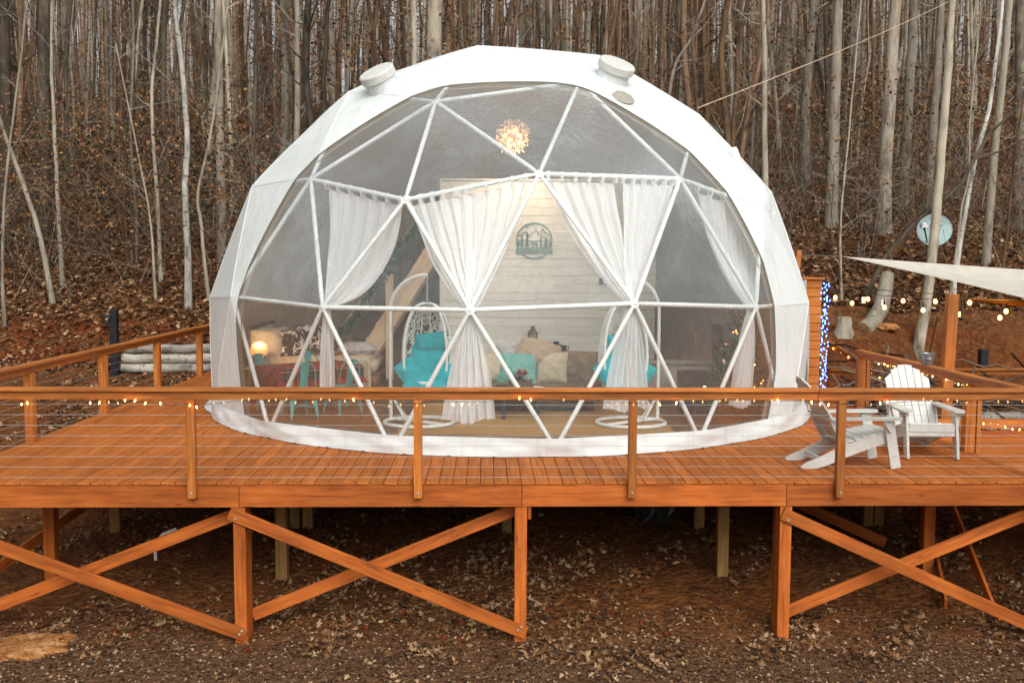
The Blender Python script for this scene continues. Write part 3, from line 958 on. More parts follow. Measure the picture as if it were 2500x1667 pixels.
curtain(nC, nD, .06, .53, tC, .62, .5, (.36, .5), (.36, -.14, .54), 'sheer curtain to the right of the round mountain sign, sweeping down right', 5, 4)
curtain(nC, nD, .58, .96, tC, .5, .62, (.5, .4), (.28, .12, .56), 'narrow sheer curtain gathered in front of the right hanging chair', 5, 5)
curtain(nD, nE, .20, 1.14, tD, .62, .98, (.35, .5), (.36, -.14, .46), 'sheer curtain panel at the right end of the dome window beside the decorated tree', 6, 6)
# ------------------------------------------------------------------ inside the dome
wall = thing('board_partition', 'tall whitewashed board partition wall in the middle of the dome', 'wall', (.7, 17.8, 0))
beam('backing', (-1.27, 17.86, 1.95), (2.61, 17.86, 1.95), .05, 3.86, m_plain('dark_gap', '4b463e', '3c372f', .9), wall, bev=0)
for k in range(25):
    z = .02 + .1545 * (k + .5)
    x = -1.28
    while x < 2.6:
        x1 = x + random.uniform(1.1, 2.6)
        if x1 > 2.3: x1 = 2.62
        dz = random.uniform(-.0015, .0015); dy = random.uniform(-.002, .002)
        beam('wall_board', (x + .001, 17.82 + dy, z + dz), (x1 - .002, 17.82 + dy, z + dz), .02, .1505, WOOD_WHITE, wall, up=(0, 0, 1), bev=.002)
        x = x1
beam('top_trim', (-1.31, 17.82, 3.91), (2.65, 17.82, 3.91), .12, .035, WOOD_WHITE, wall)
beam('corner_trim', (-1.30, 17.80, .01), (-1.30, 17.80, 3.89), .05, .09, WOOD_WHITE, wall, up=(0, -1, 0))
beam('wall_switch', (2.52, 17.803, 1.02), (2.60, 17.803, 1.02), .012, .12, PAPER, wall, up=(0, 0, 1))

# round metal sign: ring, peaks, firs, bear and banner cut out of plate
sg = thing('round_metal_sign', 'round green metal sign with mountains, fir trees and a bear on the white board wall', 'sign', (.396, 17.80, 2.816))
SX = Matrix.Translation((.396, 17.798, 2.816)) @ Matrix.Rotation(R_(90), 4, 'X')
def plate(polys, name, t=.008):
    m = MB()
    for p in polys: m.prism(p, t, SX)
    m.build(name, SIGN_GREEN, sg)
def circ(r, a0, a1, n): return [(r * math.cos(R_(a0 + (a1 - a0) * i / n)), r * math.sin(R_(a0 + (a1 - a0) * i / n))) for i in range(n + 1)]
ro, ri = .335, .308
segs = []
for i in range(48):
    a0, a1 = i * 7.5, i * 7.5 + 7.5
    segs.append(circ(ro, a0, a1, 1) + circ(ri, a1, a0, 1))
plate(segs, 'ring')
def stroke(pts, w):
    out = []
    for (x0, y0), (x1, y1) in zip(pts[:-1], pts[1:]):
        l = math.hypot(x1 - x0, y1 - y0) or 1; nx_, ny_ = -(y1 - y0) / l * w / 2, (x1 - x0) / l * w / 2
        out.append([(x0 - nx_, y0 - ny_), (x1 - nx_, y1 - ny_), (x1 + nx_, y1 + ny_), (x0 + nx_, y0 + ny_)])
    return out
plate(stroke([(-.30, .10), (-.23, .105), (-.17, .165), (-.13, .13), (-.085, .085)], .016) + [[(-.17, .165), (-.12, .10), (-.085, .085), (-.13, .13)]] +
      stroke([(-.12, .06), (-.05, .12), (.025, .205), (.06, .165), (.09, .12)], .014) + [[(.025, .205), (.07, .12), (.095, .10), (.075, .15)]] +
      stroke([(.11, .15), (.15, .225), (.19, .16), (.25, .13), (.29, .07)], .014) + [[(.15, .225), (.20, .13), (.235, .11), (.2, .165)]] + stroke([(.13, .12), (.18, .06)], .010), 'peaks')
plate(stroke([(-.16, .30), (-.14, .24), (-.09, .235)], .010) + stroke([(-.02, .30), (-.02, .25), (.05, .245)], .010), 'clouds')
def fir(x, y, h, w):
    o = [[(x - .007, y), (x + .007, y), (x + .004, y + h), (x - .004, y + h)]]
    for k in range(6):
        zz = y + h * (.04 + .15 * k); ww = w * (1 - k / 7)
        o.append([(x - ww, zz), (x + ww, zz), (x, zz + h * .25)])
    return o
F_ = []
for a in ((-.225, -.12, .24, .045), (-.13, -.12, .28, .05), (.125, -.12, .25, .04), (.215, -.13, .22, .06), (-.285, -.1, .14, .03), (.285, -.11, .16, .03)): F_ += fir(*a)
plate(F_, 'fir_trees')
plate(stroke([(-.29, .0), (-.2, .008), (-.08, -.004), (.1, .002), (.2, -.01), (.29, .0)], .012), 'shore_line')
plate([[(-.075, -.05), (-.055, -.03), (-.01, -.032), (.035, -.025), (.06, -.045), (.062, -.10), (.055, -.15), (.03, -.15), (.025, -.095), (-.005, -.09), (-.01, -.15), (-.035, -.15), (-.03, -.085), (-.05, -.07), (-.075, -.06)]], 'bear')
plate([[(-.33, -.235), (.33, -.235), (.33, -.135), (.2, -.13), (.1, -.12), (-.1, -.125), (-.2, -.13), (-.33, -.135)]], 'banner', .010)
og = thing('tree_ornament', 'small dark green tree cutout on the white wall beside the curtain', 'wall ornament', (1.64, 17.80, 2.13))
SX2 = Matrix.Translation((1.62, 17.798, 2.03)) @ Matrix.Rotation(R_(90), 4, 'X')
for x, h in ((0, .24), (.13, .16)):
    m = MB()
    for p in fir(x, -.02, h, .07): m.prism(p, .01, SX2)
    m.build('fir_cutout', SIGN_GREEN, og)

# stair to the loft on the left, with garland
st = thing('loft_stair', 'pale timber loft stair with a garlanded rail rising left of the white board wall', 'stair', (-2.2, 17.7, 0))
beam('stringer', (-2.95, 17.62, .25), (-1.33, 17.62, 2.78), .05, .30, WOOD_TAN, st)
beam('stringer', (-2.95, 18.5, .25), (-1.33, 18.5, 2.78), .05, .30, WOOD_TAN, st)
for k in range(9):
    f = (k + .5) / 9.5
    x = -2.95 + 1.62 * f; z = .36 + 2.53 * f
    beam('tread', (x, 17.66, z), (x, 18.46, z), .26, .04, WOOD_TAN, st, bev=0)
beam('newel', (-2.22, 17.58, .3), (-2.22, 17.58, 2.2), .13, .10, WOOD_TAN, st, up=(0, -1, 0))
beam('handrail', (-3.1, 17.5, 1.15), (-1.5, 17.5, 3.45), .05, .08, WOOD_TAN, st)
m = MB(); m.prism([(-3.05, .02), (-1.3, .02), (-1.3, 3.85), (-1.75, 3.4), (-3.05, 1.0)], .04, Matrix.Translation((0, 18.60, 0)) @ Matrix.Rotation(R_(90), 4, 'X'))
m.build('back_panel', m_plain('dark_stair_panel', '5a4f45', '4a4139', .9, 5), st)
def tuft(m, c, r, n, L, rg):
    for _ in range(n):
        d = Vector((rg.gauss(0, 1), rg.gauss(0, 1), rg.gauss(0, 1))).normalized()
        p = Vector(c) + d * r * rg.random() ** .5 * .6; q = p + d * L * rg.uniform(.6, 1.1)
        s = d.cross(Vector((rg.gauss(0, 1), rg.gauss(0, 1), rg.gauss(0, 1)))).normalized() * L * .14
        m.add([p - s, p + s, q], [(0, 1, 2)])
NEEDLE = m_leafy('fir_needles', [(.1, '1f3a28'), (.5, '2f5539'), (.9, '4a7652')], .7, .1)
rg = random.Random(5)
m = MB()
for i in range(46):
    f = i / 45; p = Vector((-3.1 + 1.6 * f, 17.45, 1.13 + 2.3 * f - .10 * abs(math.sin(f * 9.4))))
    tuft(m, p, .09, 46, .10, rg)
g_ = m.build('garland', NEEDLE); meta(g_, 'dark evergreen garland wound along the pale stair rail', 'garland')

# pillows and soft things
def pillow_mesh(wd, hd, th, seed, pinch=.10, n=15):
    rg = random.Random(seed); a, b, c = rg.uniform(0, 6), rg.uniform(0, 6), rg.uniform(0, 6)
    m = MB()
    def f(sgn):
        def g(s, t):
            u, v = 2 * s - 1, 2 * t - 1
            k = max(0, (1 - abs(u) ** 2.6)) ** .55 * max(0, (1 - abs(v) ** 2.6)) ** .55
            x = u * wd / 2 * (1 - pinch * (1 - v * v) * u * u); y = v * hd / 2 * (1 - pinch * (1 - u * u) * v * v)
            wv = 1 + .16 * math.sin(4 * u + a) * math.cos(3 * v + b) + .09 * math.sin(9 * v + 5 * u + c)
            return Vector((x, y, sgn * th / 2 * k * wv))
        return g
    m.grid(f(1), n, n); k0 = len(m.f); m.grid(f(-1), n, n)
    m.f[k0:] = [tuple(reversed(q)) for q in m.f[k0:]]
    return m
def pillow(name, label, c, size, rot, mat, cat='pillow', seed=0, parent=None, pinch=.05, group=None):
    me = pillow_mesh(*size, seed, pinch).mesh(name, 'all')
    M = Matrix.Translation(c) @ Euler([R_(a) for a in rot]).to_matrix().to_4x4()
    o = link(name, me, mat, parent, M)
    if label: meta(o, label, cat, group)
    return o
def soft_box(c, d, r, mat, name, parent=None, rotz=0, puff=.0):
    b = bmesh.new(); bmesh.ops.create_cube(b, size=1)
    for v in b.verts: v.co = Vector((v.co.x * d[0], v.co.y * d[1], v.co.z * d[2]))
    bmesh.ops.bevel(b, geom=list(b.edges), offset=r, segments=4, affect='EDGES')
    me = bpy.data.meshes.new(name); b.to_mesh(me); b.free()
    me.polygons.foreach_set('use_smooth', [True] * len(me.polygons))
    return link(name, me, mat, parent, Matrix.Translation(c) @ Matrix.Rotation(rotz, 4, 'Z'))

# bed
bed = thing('bed', 'low bed with cream blanket over its foot at the back left of the dome', 'bed', (-3.6, 17.7, 0))
soft_box((-3.55, 17.72, .30), (2.3, 1.5, .24), .03, WOOD_FLOOR, 'bed_frame', bed)
soft_box((-3.55, 17.72, .57), (2.25, 1.48, .34), .08, CREAM, 'mattress', bed)
beam('headboard', (-4.62, 17.05, .95), (-4.50, 18.2, 1.05), .05, .5, PAPER, bed)
beam('headboard_rail', (-4.62, 17.0, 1.22), (-4.48, 18.2, 1.30), .06, .05, RUST, bed)
beam('headboard_post', (-4.62, 17.0, .3), (-4.62, 17.0, 1.25), .06, .06, RUST, bed, up=(0, -1, 0))
def blanket(s, t):
    x = -3.3 + .92 * s; u = t * 2.3
    fold = .018 * math.sin(19 * s + 3 * t) + .012 * math.sin(31 * s)
    if u < 1.5: y, z = 18.45 - u, .765 + fold * .5
    else: y, z = 16.95 - .05 - fold * 2 - .03 * (u - 1.5), .76 - (u - 1.5) * .78
    if s > .86: z -= (s - .86) / .14 * .28 * (1 if u < 1.5 else .4); x = -3.3 + .92 * .86 + (s - .86) * .35
    return Vector((x, y, max(z, .12)))
m = MB(); m.grid(blanket, 34, 34); m.build('blanket', CREAM, bed, 'all')
m = MB()
m.grid(lambda s, t: Vector((-3.42 + .55 * s, 17.2 + .9 * t, .775 + .02 * math.sin(11 * s) + .02 * math.sin(7 * t))), 8, 10)
def m_plaid(name, sc):
    t = NT(name)
    tc = t.node('ShaderNodeTexCoord'); sp = t.node('ShaderNodeSeparateXYZ'); t.lk(tc.outputs['Object'], sp.inputs[0])
    sm = t.node('ShaderNodeMath', operation='ADD'); t.lk(sp.outputs['Y'], sm.inputs[0]); t.lk(sp.outputs['Z'], sm.inputs[1])
    def band(o):
        a = t.node('ShaderNodeMath', operation='MULTIPLY'); t.lk(o, a.inputs[0]); a.inputs[1].default_value = sc
        f = t.node('ShaderNodeMath', operation='FRACT'); t.lk(a.outputs[0], f.inputs[0])
        r = t.node('ShaderNodeValToRGB'); r.color_ramp.interpolation = 'CONSTANT'
        e = r.color_ramp.elements
        st = [(0, 'a81c18'), (.22, '0f1613'), (.36, '1c4430'), (.50, '0f1613'), (.60, 'd8d3c0'), (.625, '6a100f'), (.74, '0f1613'), (.80, 'c4a53c'), (.82, 'a81c18')]
        while len(e) < len(st): e.new(.5)
        for i, (p, c) in enumerate(st): e[i].position = p; e[i].color = lin(c)
        t.lk(f.outputs[0], r.inputs[0]); return r.outputs[0]
    col = t.mix(.5, band(sp.outputs['X']), band(sm.outputs[0]))
    t.base(col, .95, None, .1); return t.m
PLAID = m_plaid('red_tartan_cloth', 2.6)
m.build('plaid_throw', PLAID, bed, 'all')
def m_print(name):
    t = NT(name); v = t.coord((1, 1, 1))
    n = t.noise(v, 9, 3, .6, 1.2)
    col = t.ramp(n, [(.54, '40302a'), (.58, 'ded9d0')])
    t.base(col, .95, None, .1); return t.m
PRINT = m_print('brown_snowflake_print')
pillow('print_pillow', 'brown pillow with a white snowflake print leaning front on the bed', (-3.95, 17.35, .97), (.52, .52, .2), (62, 0, 28), PRINT, seed=1)
pillow('print_pillow', 'brown pillow with a white snowflake print propped behind the other one on the bed', (-3.72, 17.72, 1.04), (.52, .52, .2), (66, 0, 20), PRINT, seed=2)
pillow('fur_cushion', 'round fluffy cream cushion glowing in the lamp light on the bed', (-4.33, 17.12, .98), (.56, .5, .26), (68, 0, 30), CREAM, 'cushion', 3, pinch=-.02)
pillow('bed_pillow', 'white bed pillow against the headboard behind the brown printed pillows', (-4.28, 17.75, 1.0), (.7, .48, .2), (66, 0, 62), PAPER, seed=4)
pillow('fleece_roll', 'rolled white fleece blanket lying on the foot of the bed', (-2.78, 17.45, .86), (.68, .30, .24), (4, 0, 8), GREY_KNIT, 'blanket', 5, pinch=-.05)
ns = thing('nightstand', 'dark low nightstand under the glowing lamp at the left of the bed', 'nightstand', (-4.3, 16.55, 0))
soft_box((-4.32, 16.58, .3), (.42, .42, .56), .01, WOOD_FLOOR, 'cabinet', ns); soft_box((-4.32, 16.58, .595), (.46, .46, .03), .008, WOOD_TAN, 'cabinet_top', ns)
lampo = thing('table_lamp', 'small glowing table lamp at the far left behind the window', 'lamp', (-4.32, 16.55, .61))
m = MB(); m.lathe([(.09, 0), (.09, .02), (.03, .06), (.02, .12), (.045, .16)], 16, (-4.32, 16.55, .612)); m.build('lamp_base', RUST, lampo, True)
m = MB(); m.lathe([(.06, 0), (.13, .05), (.155, .13), (.13, .22), (.06, .27)], 20, (-4.32, 16.55, .78))
t = NT('lit_lamp_globe'); t.p.inputs['Base Color'].default_value = lin('e8c9a0'); t.p.inputs['Emission Color'].default_value = lin('ff9a48'); t.p.inputs['Emission Strength'].default_value = .9
m.build('lamp_globe', t.m, lampo, True)
lp = bpy.data.lights.new('lamp_light', 'POINT'); lp.energy = 22; lp.color = (1, .62, .32); lp.shadow_soft_size = .1
lpo = bpy.data.objects.new('lamp_light', lp); COL.objects.link(lpo); lpo.location = (-4.25, 16.35, 1.2)

# dining table under a tartan cloth, four metal chairs
TA = R_(39); tc_ = Vector((-3.27, 15.66, 0)); tx = Vector((math.cos(TA), math.sin(TA), 0)); ty = Vector((-math.sin(TA), math.cos(TA), 0))
tb = thing('dining_table', 'dining table under the red tartan cloth at the left inside the dome', 'table', tc_)
for a in (-.6, .6):
    for b in (-.36, .36):
        p = tc_ + tx * a + ty * b; beam('leg', (p.x, p.y, .015), (p.x, p.y, .72), .06, .06, WOOD_FLOOR, tb, up=(0, -1, 0))
beam('tabletop', tc_ - tx * .7 + Vector((0, 0, .735)), tc_ + tx * .7 + Vector((0, 0, .735)), .9, .03, WOOD_FLOOR, tb)
m = MB()
def cloth(s, t):
    u = (2 * s - 1) * (.70 + .30); v = (2 * t - 1) * (.45 + .30)
    ou, ov = max(0, abs(u) - .71), max(0, abs(v) - .46)
    drop = max(ou, ov); fl = .04 * math.sin(13 * u) * drop / .3 + .04 * math.sin(15 * v + 1) * drop / .3
    x = math.copysign(min(abs(u), .71) + (ou and .02 + .08 * ou + fl * (ou > 0)), u); y = math.copysign(min(abs(v), .46) + (ov and .02 + .08 * ov + fl), v)
    return Vector((x, y, .756 - drop))
m.grid(cloth, 49, 39)
cl = link('tartan_cloth', m.mesh('tartan_cloth', 'all'), PLAID, None, Matrix.Translation(tc_) @ Matrix.Rotation(TA, 4, 'Z'))
meta(cl, 'red and green tartan cloth hanging over the dining table', 'tablecloth')

def make_metal_chair(label):
    c = thing('metal_chair', label, 'chair', (0, 0, 0), 'turquoise metal chairs around the tartan table')
    soft_box((0, 0, .445), (.37, .36, .03), .012, TEAL_METAL, 'seat', c)
    for sx in (-1, 1):
        for sy in (-1, 1):
            m = MB()
            top, bot = Vector((sx * .16, sy * .155, .44)), Vector((sx * .215, sy * .225, .005))
            n = 7; vs = []; 
            for i in range(n):
                f = i / (n - 1); p = top.lerp(bot, f); wv = .052 * (1 - f) ** 1.6 + .017; dp = .035 * (1 - f) ** 1.3 + .013
                vs += [p + Vector((-wv, -dp * .2, 0)), p + Vector((wv, -dp * .2, 0)), p + Vector((wv * .8, -sy * dp, 0)) , p + Vector((-wv * .8, -sy * dp, 0))]
            fs = [(4 * i + k, 4 * i + (k + 1) % 4, 4 * i + 4 + (k + 1) % 4, 4 * i + 4 + k) for i in range(n - 1) for k in range(4)] + [(0, 1, 2, 3), (4 * n - 4, 4 * n - 1, 4 * n - 2, 4 * n - 3)]
            m.add(vs, fs); m.build('leg', TEAL_METAL, c)
    m = MB(); pth = []
    for i in range(25):
        a = math.pi * i / 24
        pth.append(Vector((-.19 * math.cos(a) if True else 0, .17 + .085 * (math.sin(a) ** .7 if a else 0), .45 + .42 * min(1, math.sin(a) ** .45 if 0 < a < math.pi else 0))))
    m.tube(pth, .012, 8); m.build('back_frame', TEAL_METAL, c, True)
    m = MB(); m.grid(lambda s, t: Vector(((s - .5) * (.125 + .015 * t), .17 + .085 * t + .012 * math.cos((s - .5) * 3), .46 + .40 * t)), 7, 6)
    sp = m.mesh('splat', 'all'); link('splat', sp, TEAL_METAL, c)
    m = MB(); m.tube([(-.17, -.17, .17), (.17, .17, .17)], .008, 6); m.tube([(.17, -.17, .17), (-.17, .17, .17)], .008, 6); m.build('cross_brace', TEAL_METAL, c)
    return c
mc = make_metal_chair('turquoise metal chair with its back to the window, in front of the tartan table corner')
def seat_at(t_, off, rot, label, obj=None):
    p = tc_ - tx * .7 - ty * .45 + tx * t_ + ty * off; p.z = .014
    if obj is None: return dup(mc, p, TA + rot, label)
    obj.location = p; obj.rotation_euler = (0, 0, TA + rot); return obj
dummy = [seat_at(.98, -.12, math.pi + .1, 'turquoise metal chair nearer the bed foot, partly hidden by the short curtain tail'),
         seat_at(.22, 1.12, -.05, 'turquoise metal chair behind the left end of the tartan table'),
         seat_at(1.15, 1.12, .1, 'turquoise metal chair behind the tartan table, nearest the printed pillows')]
seat_at(.22, -.12, math.pi - .08, '', mc)

# hanging egg chairs
def make_egg(label, sgn):
    c = thing('hanging_egg_chair', label, 'chair', (0, 0, 0), 'white wicker egg chairs inside the window')
    m = MB(); ring = [(.51 * math.cos(a), .46 * math.sin(a), .045) for a in np.linspace(0, 6.283, 41)[:-1]]
    m.tube(ring, .028, 8, True); m.build('base_ring', PIPE, c, True)
    px = -.47 * sgn
    pole = [Vector((px, .26, .04)), Vector((px, .26, .8)), Vector((px, .26, 1.65))]
    for i in range(1, 12):
        a = R_(90 * i / 11); pole.append(Vector((px + sgn * .62 * (1 - math.cos(a)) * .95, .26 - .20 * (i / 11), 1.65 + .56 * math.sin(a))))
    m = MB(); m.tube(pole, .027, 8); m.build('pole', PIPE, c, True)
    m = MB(); m.tube([(px, .26, .42), (px + sgn * .26, .05, .06)], .017, 7); m.tube([(px, .28, .42), (px + sgn * .2, .40, .06)], .017, 7)
    m.tube([(px, .26, .05), (px + sgn * .5, 0, .05), (.40 * sgn, -.25, .05)], .024, 8); m.build('base_brace', PIPE, c, True)
    hook = pole[-1]
    m = MB()
    for i in range(9):
        z = hook.z - .03 - .042 * i
        m.tube([hook * 1.0 + Vector((.012 * math.cos(a), .012 * math.sin(a) * (i % 2), z - hook.z + .022 * math.sin(a + 1))) for a in np.linspace(0, 6.28, 9)[:-1]], .005, 5, True)
    m.build('chain', STEEL, c)
    ex, ey, zt, zb = hook.x, hook.y - .02, 1.80, .40
    def egg(az, v):                                   # v 0 top .. 1 bottom
        th = math.pi * v; z = (zt + zb) / 2 + (zt - zb) / 2 * math.cos(th)
        r = math.sin(th) ** .78 * (1 + .12 * math.cos(th + 2.3))
        return Vector((ex + .40 * r * math.cos(az), ey + .38 * r * math.sin(az), z))
    rg = random.Random(3)
    def hole(az, v): return -math.pi < 0 and (R_(-152) < az < R_(-28)) and .06 < v < .66
    m = MB()
    for k in range(11):                               # stout ribs
        az = R_(-28 + 236 * k / 10)
        m.tube([egg(az, v) for v in np.linspace(.01, .99, 18)], .011, 5)
    for az in (R_(-30), R_(-150)): m.tube([egg(az, v) for v in np.linspace(.02, .72, 18)], .02, 6)
    m.tube([egg(R_(a), .72) for a in np.linspace(-150, -30, 14)], .022, 6)
    m.tube([egg(R_(a), .72) for a in np.linspace(0, 360, 33)[:-1]], .014, 6, True)
    m.build('rib', PIPE, c, True)
    m = MB()
    for _ in range(950):                              # random weave
        az = R_(rg.uniform(-180, 180)); v = rg.uniform(.06, .97)
        if -152 < math.degrees(az) < -28 and v < .73: continue
        da, dv = rg.uniform(-.55, .55), rg.uniform(-.11, .11)
        pts = []
        for t_ in np.linspace(0, 1, 5):
            a2, v2 = az + da * t_, min(.99, max(.01, v + dv * t_ + .02 * math.sin(3 * t_)))
            d_ = (math.degrees(a2) + 180) % 360 - 180
            if -152 < d_ < -28 and v2 < .73: break
            pts.append(egg(a2, v2))
        if len(pts) > 2: m.tube(pts, .0065, 4, cap=False)
    o = m.build('wicker_weave', PIPE, c)
    M = Matrix.Translation((ex, ey - .02, .72))
    pillow('seat_cushion', None, (ex, ey - .05, .66), (.62, .58, .2), (12, 0, 0), TEAL_FABRIC, seed=1, parent=c, pinch=-.05)
    pillow('back_cushion', None, (ex + .02, ey + .13, .93), (.56, .52, .2), (68, 0, 0), TEAL_FABRIC, seed=2, parent=c, pinch=-.03)
    pillow('head_cushion', None, (ex + .05, ey + .17, 1.22), (.52, .28, .17), (72, -8, 0), TEAL_FABRIC, seed=3, parent=c, pinch=.0)
    pillow('side_cushion', None, (ex - .25, ey - .08, .80), (.34, .36, .2), (65, -30, 35), TEAL_FABRIC, seed=4, parent=c, pinch=-.05)
    pillow('side_cushion', None, (ex + .25, ey - .08, .78), (.34, .36, .2), (65, 30, -35), TEAL_FABRIC, seed=5, parent=c, pinch=-.05)
    return c
e1 = make_egg('white wicker hanging egg chair with turquoise cushions to the left of the widest curtain', 1)
e1.location = (-1.37, 14.24, .016); e1.rotation_euler = (0, 0, R_(-4))
e2 = make_egg('white wicker hanging egg chair mostly hidden behind the right hand curtain tail', -1)
e2.location = (1.77, 14.30, .016); e2.rotation_euler = (0, 0, R_(6))

# sofa and cushions
so = thing('sofa', 'low taupe daybed sofa facing the window in front of the white board wall', 'sofa', (.4, 16, 0))
soft_box((.38, 16.0, .235), (2.15, .95, .34), .12, TAUPE, 'seat_base', so); soft_box((.38, 15.98, .385), (2.1, .92, .13), .06, TAUPE, 'seat_pad', so)
soft_box((.1, 16.52, .52), (1.5, .25, .66), .10, TAUPE, 'backrest', so)
soft_box((.38, 16.0, .045), (1.9, .8, .06), .01, BLACK, 'plinth', so)
pillow('cream_cushion', 'cream linen cushion at the left end of the taupe sofa beside the curtain', (-.33, 16.05, .68), (.52, .50, .18), (74, 0, 8), CREAM, 'cushion', 6)
pillow('seafoam_cushion', 'pale seafoam knitted cushion with fringes in the middle of the sofa', (.10, 15.95, .68), (.62, .52, .2), (70, 0, -6), SEAFOAM, 'cushion', 7)
pillow('grey_cushion', 'pale grey cushion leaning behind the seafoam one on the sofa', (.02, 16.3, .82), (.6, .55, .18), (78, 0, 0), GREY_KNIT, 'cushion', 17)
pillow('linen_cushion', 'square cream linen cushion right of the seafoam one, under the draped throw', (.66, 15.95, .70), (.52, .52, .18), (74, 0, -10), CREAM, 'cushion', 8)
pillow('draped_throw', 'bunched oatmeal throw lying over the tops of the sofa cushions', (.45, 16.12, .94), (.66, .42, .26), (52, 14, -12), OATMEAL, 'throw', 9, pinch=-.1)
pillow('big_cushion', 'large round taupe beanbag cushion at the right end of the sofa', (1.08, 16.1, .64), (.72, .66, .40), (66, 0, -22), TAUPE, 'cushion', 10, pinch=-.02)
m = MB(); rg = random.Random(4)
for side, c0 in ((-1, (.10 - .3, 15.93)), (1, (.10 + .3, 15.93))):
    for i in range(26):
        z = .46 + .43 * i / 25; p = Vector((c0[0] + side * .0, c0[1] - .0 + (z - .46) * .3, z)); q = p + Vector((side * rg.uniform(.05, .08), -.03, -.05))
        m.tube([p, p.lerp(q, .5) + Vector((0, 0, .01)), q], .006, 4)
fm = m.build('fringe', SEAFOAM, [o for o in bpy.data.objects if o.name.startswith('seafoam_cushion')][0])

# coffee table, planter, papers
ct = thing('coffee_table', 'small dark coffee table with straight legs in front of the sofa', 'table', (.14, 15.0, 0))
beam('tabletop', (-.26, 15.0, .475), (.56, 15.0, .475), .62, .035, WOOD_DARK, ct)
for x in (-.12, .40):
    for y in (14.76, 15.24): beam('leg', (x, y, .028), (x, y, .458), .055, .055, WOOD_DARK, ct, up=(0, -1, 0))
pl = thing('poinsettia_planter', 'wooden planter box with a red poinsettia and white flowers on the coffee table', 'planter', (.12, 14.93, .495))
for a, b in (((-.05, 14.83), (.31, 14.83)), ((-.05, 15.03), (.31, 15.03))): beam('planter_side', (a[0], a[1], .555), (b[0], b[1], .555), .015, .12, RUST, pl)
for x in (-.045, .305): beam('planter_end', (x, 14.84, .555), (x, 15.02, .555), .015, .12, RUST, pl)
def petals(name, c, n, r, mat, par, rg, lift=.5):
    m = MB()
    for i in range(n):
        a = rg.uniform(0, 6.28); l = r * rg.uniform(.6, 1.1); d = Vector((math.cos(a), math.sin(a), lift * rg.uniform(-.2, 1.2))).normalized(); s = Vector((-math.sin(a), math.cos(a), 0)) * l * .26
        p = Vector(c) + Vector((rg.gauss(0, .012), rg.gauss(0, .012), rg.gauss(0, .02)))
        m.add([p, p + d * l * .5 + s, p + d * l, p + d * l * .5 - s], [(0, 1, 2, 3)])
    m.build(name, mat, par)
RED = m_leafy('poinsettia_red', [(.2, '8d0f18'), (.6, 'b3141f'), (.9, 'd3303a')], .6, .15)
LEAFG = m_leafy('dark_leaf_green', [(.2, '1d2b1c'), (.6, '33472f'), (.9, '6d7f6a')], .6, .1)
WHITEF = m_leafy('white_blossom', [(.2, 'c9c6a8'), (.8, 'e3e1d2')], .7, .15)
rg = random.Random(8)
petals('red_bract', (.15, 14.92, .70), 60, .12, RED, pl, rg); petals('leaf', (.10, 14.92, .62), 60, .14, LEAFG, pl, rg)
petals('blossom', (.25, 14.88, .61), 50, .06, WHITEF, pl, rg); petals('blossom', (.0, 14.88, .60), 40, .06, WHITEF, pl, rg)
m = MB(); m.box((.42, 14.9, .497), (.16, .2, .006)); m.box((.40, 14.95, .5035), (.12, .1, .006)); meta(m.build('papers', PAPER), 'white papers lying on the dark coffee table beside the planter', 'papers')

# console shelf, lantern, mugs, heater
cs = thing('console_shelf', 'white console shelf against the board wall behind the sofa', 'shelf', (.6, 17.6, 0))
beam('shelf_top', (.17, 17.6, .80), (1.04, 17.6, .80), .30, .03, WHITE_PAINT, cs)
beam('shelf_board', (.19, 17.6, .42), (1.02, 17.6, .42), .28, .025, WHITE_PAINT, cs)
for x in (.185, .6, 1.025): beam('side_panel', (x, 17.6, .02), (x, 17.6, .785), .28, .03, WHITE_PAINT, cs, up=(1, 0, 0))
beam('back_panel', (.2, 17.74, .4), (1.01, 17.74, .4), .01, .74, BLACK, cs)
ln = thing('lantern', 'tall rusty brown metal lantern standing on the white shelf', 'lantern', (.375, 17.6, .815))
for sx in (-1, 1):
    for sy in (-1, 1): beam('corner_post', (.375 + sx * .075, 17.6 + sy * .075, .816), (.375 + sx * .075, 17.6 + sy * .075, 1.13), .018, .018, RUST, ln, up=(0, -1, 0), bev=0)
m = MB(); m.box((.375, 17.6, .826), (.18, .18, .02)); m.box((.375, 17.6, 1.14), (.18, .18, .02)); m.build('tray', RUST, ln)
m = MB(); M = Matrix.Rotation(R_(45), 3, 'Z'); m.lathe([(.135, 0), (.12, .02), (.05, .085), (.05, .11), (.03, .125)], 4, (.375, 17.6, 1.15), M); m.build('lantern_roof', RUST, ln)
m = MB()
for a, b in (((-.07, .84), (.07, 1.12)), ((.07, .84), (-.07, 1.12))): m.beam((.375 + a[0], 17.522, a[1]), (.375 + b[0], 17.522, b[1]), .008, .010, (0, -1, 0))
m.build('cross_bar', RUST, ln)
m = MB(); m.lathe([(.05, 0), (.05, .11), (.045, .115)], 14, (.375, 17.6, .838)); m.build('candle', PAPER, ln, True)
m = MB(); m.box((.24, 17.56, .842), (.12, .1, .05)); meta(m.build('wooden_block', RUST), 'small brown wooden block on the left end of the white shelf', 'block')
